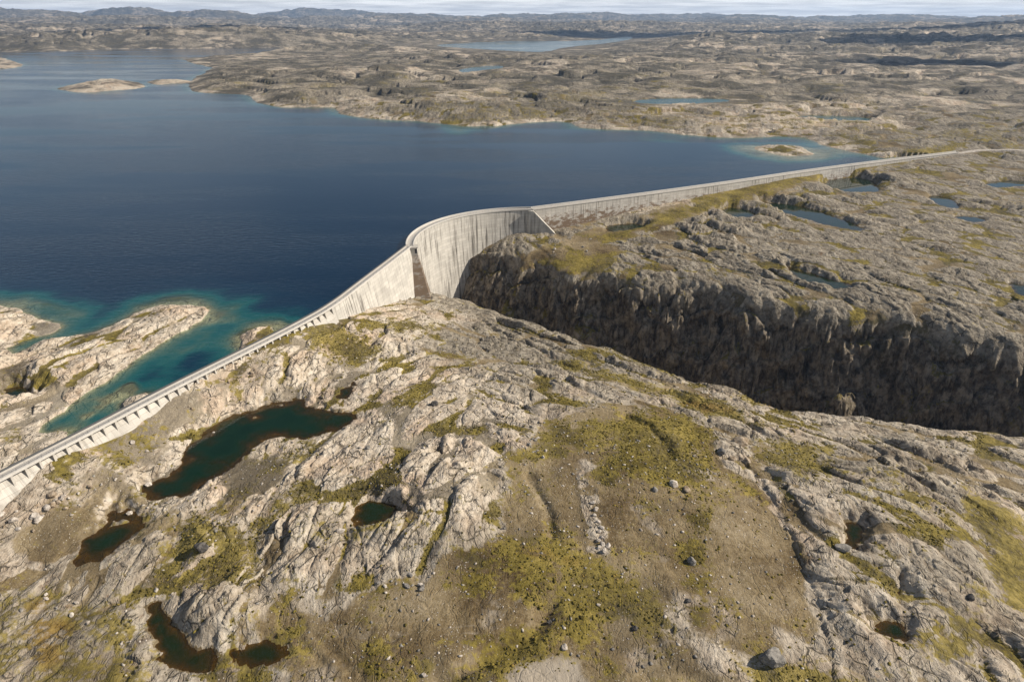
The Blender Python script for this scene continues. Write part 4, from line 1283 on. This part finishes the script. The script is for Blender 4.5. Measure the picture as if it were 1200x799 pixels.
def heath_material():
    m = bpy.data.materials.new('heath_tuft'); t = NT(m)
    pos = t.n('ShaderNodeNewGeometry').outputs['Position']
    c = t.ramp(t.noise(pos, .35, 5, .65), [(.36, (.045, .036, .010)), (.48, (.11, .088, .02)), (.58, (.18, .145, .034)), (.7, (.23, .15, .045))])
    t.out(t.n('ShaderNodeBsdfPrincipled', ins={'Base Color': c, 'Roughness': .95, 'Specular IOR Level': .1}).outputs[0])
    return m


M_HEATH = heath_material()
flatw = (H > -30) * (CLF < .1)
wet = np.zeros(N, bool)
for name, lev, m, s_ in pond_info:
    wet[m[s_ > -1.2]] = True
land = flatw * (~wet) * (WD > .5)
scatter('heath', 'low olive and brown heath tufts growing over the rock and soil', 'heath', land * (ss(.25, .7, MOSS) + .05), 26000, .12, .42, .5, M_HEATH, 11)
scatter('loose_stones', 'small loose stones and gravel scattered over the ground', 'gravel', land * (.25 + SOIL * .7 + ss(-.2, -.6, gn(X / 20, Y / 20, 211)) * 1.5), 3000, .08, .42, .6, M_STONE['pale'], 12)
scatter('loose_stones', 'small loose stones and gravel scattered over the ground', 'gravel', land * (.2 + SOIL * .5 + DARK), 2500, .08, .45, .6, M_STONE['grey'], 13)

# ------------------------------------------------------------------ air, light, camera
V, U, F = [], [], []
box(V, F, U, (0, 0, 0), (1, 0, 0), (0, 1, 0), (0, 0, 1), (-16000, -300, float(PZ3.min()) - 1), (16000, 17200, float(max(PZ3.max(), CAM_H)) + 12))
hz = bpy.data.materials.new('haze_air'); t = NT(hz)
pv = t.n('ShaderNodeVolumePrincipled', ins={'Color': (.42, .64, 1.0, 1), 'Density': 5.2e-5, 'Anisotropy': .2})
o_ = t.n('ShaderNodeOutputMaterial'); t.t.links.new(pv.outputs[0], o_.inputs['Volume'])
hzo = mesh_obj('haze', V, F, hz); hzo['kind'] = 'stuff'

def shade_cloud(x, y, z, sx, sy, seed):
    r = random.Random(seed); bm = bmesh.new()
    for q in range(26):
        a = r.uniform(0, 6.28); d_ = math.sqrt(r.random())
        k = r.uniform(.16, .34) * (1.15 - .6 * d_)
        g = bmesh.ops.create_icosphere(bm, subdivisions=2, radius=1)
        for v in g['verts']:
            w_ = 1 + .16 * math.sin(v.co.x * 5 + q) * math.sin(v.co.y * 6 + q * 2) + .1 * math.sin(v.co.z * 8 + q)
            v.co = Vector((math.cos(a) * d_ * sx * .5 + v.co.x * k * sx * w_, math.sin(a) * d_ * sy * .5 + v.co.y * k * sy * w_, max(v.co.z, -.25) * k * .45 * min(sx, sy) * w_))
    me = bpy.data.meshes.new('shade_cloud'); bm.to_mesh(me); bm.free()
    me.polygons.foreach_set('use_smooth', [True] * len(me.polygons))
    me.materials.append(M_CLOUD)
    o = bpy.data.objects.new('shade_cloud', me); COL.objects.link(o); o.location = (x, y, z); o['kind'] = 'structure'


M_CLOUD = bpy.data.materials.new('cloud_vapour'); t = NT(M_CLOUD)
m1 = t.n('ShaderNodeMixShader', ins={0: .5, 1: t.n('ShaderNodeBsdfDiffuse', ins={'Color': (.9, .9, .9, 1)}).outputs[0], 2: t.n('ShaderNodeBsdfTranslucent', ins={'Color': (.9, .9, .9, 1)}).outputs[0]})
m2 = t.n('ShaderNodeMixShader', ins={0: .55, 1: m1.outputs[0], 2: t.n('ShaderNodeBsdfTransparent', ins={'Color': (1, 1, 1, 1)}).outputs[0]})
t.out(m2.outputs[0])
CLZ = 1500  # clouds added out of view, placed to cast shade on the far land
CLX = CLZ / math.tan(math.radians(33))
for i_, (gx_, gy_, sx_c, sy_c) in enumerate([(1900, 2700, 1500, 900), (3000, 4300, 2200, 1100), (700, 4600, 2600, 900), (820, 1500, 520, 260), (-2300, 3900, 1500, 500)]):
    shade_cloud(gx_ + CLX, gy_ + .17 * CLX, CLZ, sx_c, sy_c, 300 + i_)

SUN_EL, SUN_AZ = 35.5, 88.0          # azimuth from +Y towards +X
e, a = math.radians(SUN_EL), math.radians(SUN_AZ)
sv = Vector((math.cos(e) * math.sin(a), math.cos(e) * math.cos(a), math.sin(e)))
sl = bpy.data.lights.new('sun', 'SUN'); sl.energy = 5.0; sl.angle = math.radians(.53); sl.color = (1, .905, .77)
so = bpy.data.objects.new('sun', sl); COL.objects.link(so); so.location = (300, 0, 400)
so.rotation_euler = sv.to_track_quat('Z', 'Y').to_euler()

w = bpy.data.worlds.new('World'); SC.world = w; w.use_nodes = True
t = NT.__new__(NT); t.t = w.node_tree; t.t.nodes.clear()
sky = t.n('ShaderNodeTexSky', sky_type='NISHITA', sun_disc=False, sun_elevation=e, sun_rotation=a, altitude=900.0, air_density=1.0, dust_density=1.2, ozone_density=1.0)
tc = t.n('ShaderNodeTexCoord').outputs['Generated']
sx_ = t.n('ShaderNodeSeparateXYZ', ins={'Vector': tc})
zz = t.math('ADD', t.math('MAXIMUM', sx_.outputs[2], 0.0), .035)
cv = t.n('ShaderNodeCombineXYZ', ins={0: t.math('DIVIDE', sx_.outputs[0], zz), 1: t.math('DIVIDE', sx_.outputs[1], zz)}).outputs[0]
cn = t.noise(cv, .32, 7, .6)
cl_ = t.mr(cn, .40, .60)
lowb = t.mr(sx_.outputs[2], .07, .02)
cf = t.math('MAXIMUM', t.math('MULTIPLY', cl_, .12), t.math('MULTIPLY', lowb, t.mr(cn, .2, .5, .8, 1.0)))
shade = t.mix(t.mr(t.noise(cv, .55, 6, .6), .35, .65), (14, 14.1, 14.5), (22, 21.8, 21.6))
colr = t.mix(cf, sky.outputs[0], shade)
bg = t.n('ShaderNodeBackground', ins={'Color': colr, 'Strength': .047})
wo = t.n('ShaderNodeOutputWorld'); t.t.links.new(bg.outputs[0], wo.inputs['Surface'])

cam = bpy.data.cameras.new('camera'); cam.lens = 24.0; cam.sensor_width = 36.0; cam.clip_start = 1; cam.clip_end = 60000
co = bpy.data.objects.new('camera', cam); COL.objects.link(co)
co.location = (0, 0, CAM_H); co.rotation_euler = (math.pi / 2 - PITCH, 0, 0)
SC.camera = co
SC.view_settings.view_transform = 'Standard'; SC.view_settings.look = 'None'
SC.view_settings.exposure = 0.4; SC.view_settings.gamma = 1.0; SC.view_settings.use_curve_mapping = False
SC.render.resolution_x = 1024; SC.render.resolution_y = 681
SC.cycles.use_denoising = True
SC.cycles.max_bounces = 6; SC.cycles.volume_bounces = 0; SC.cycles.transparent_max_bounces = 8
print('done')
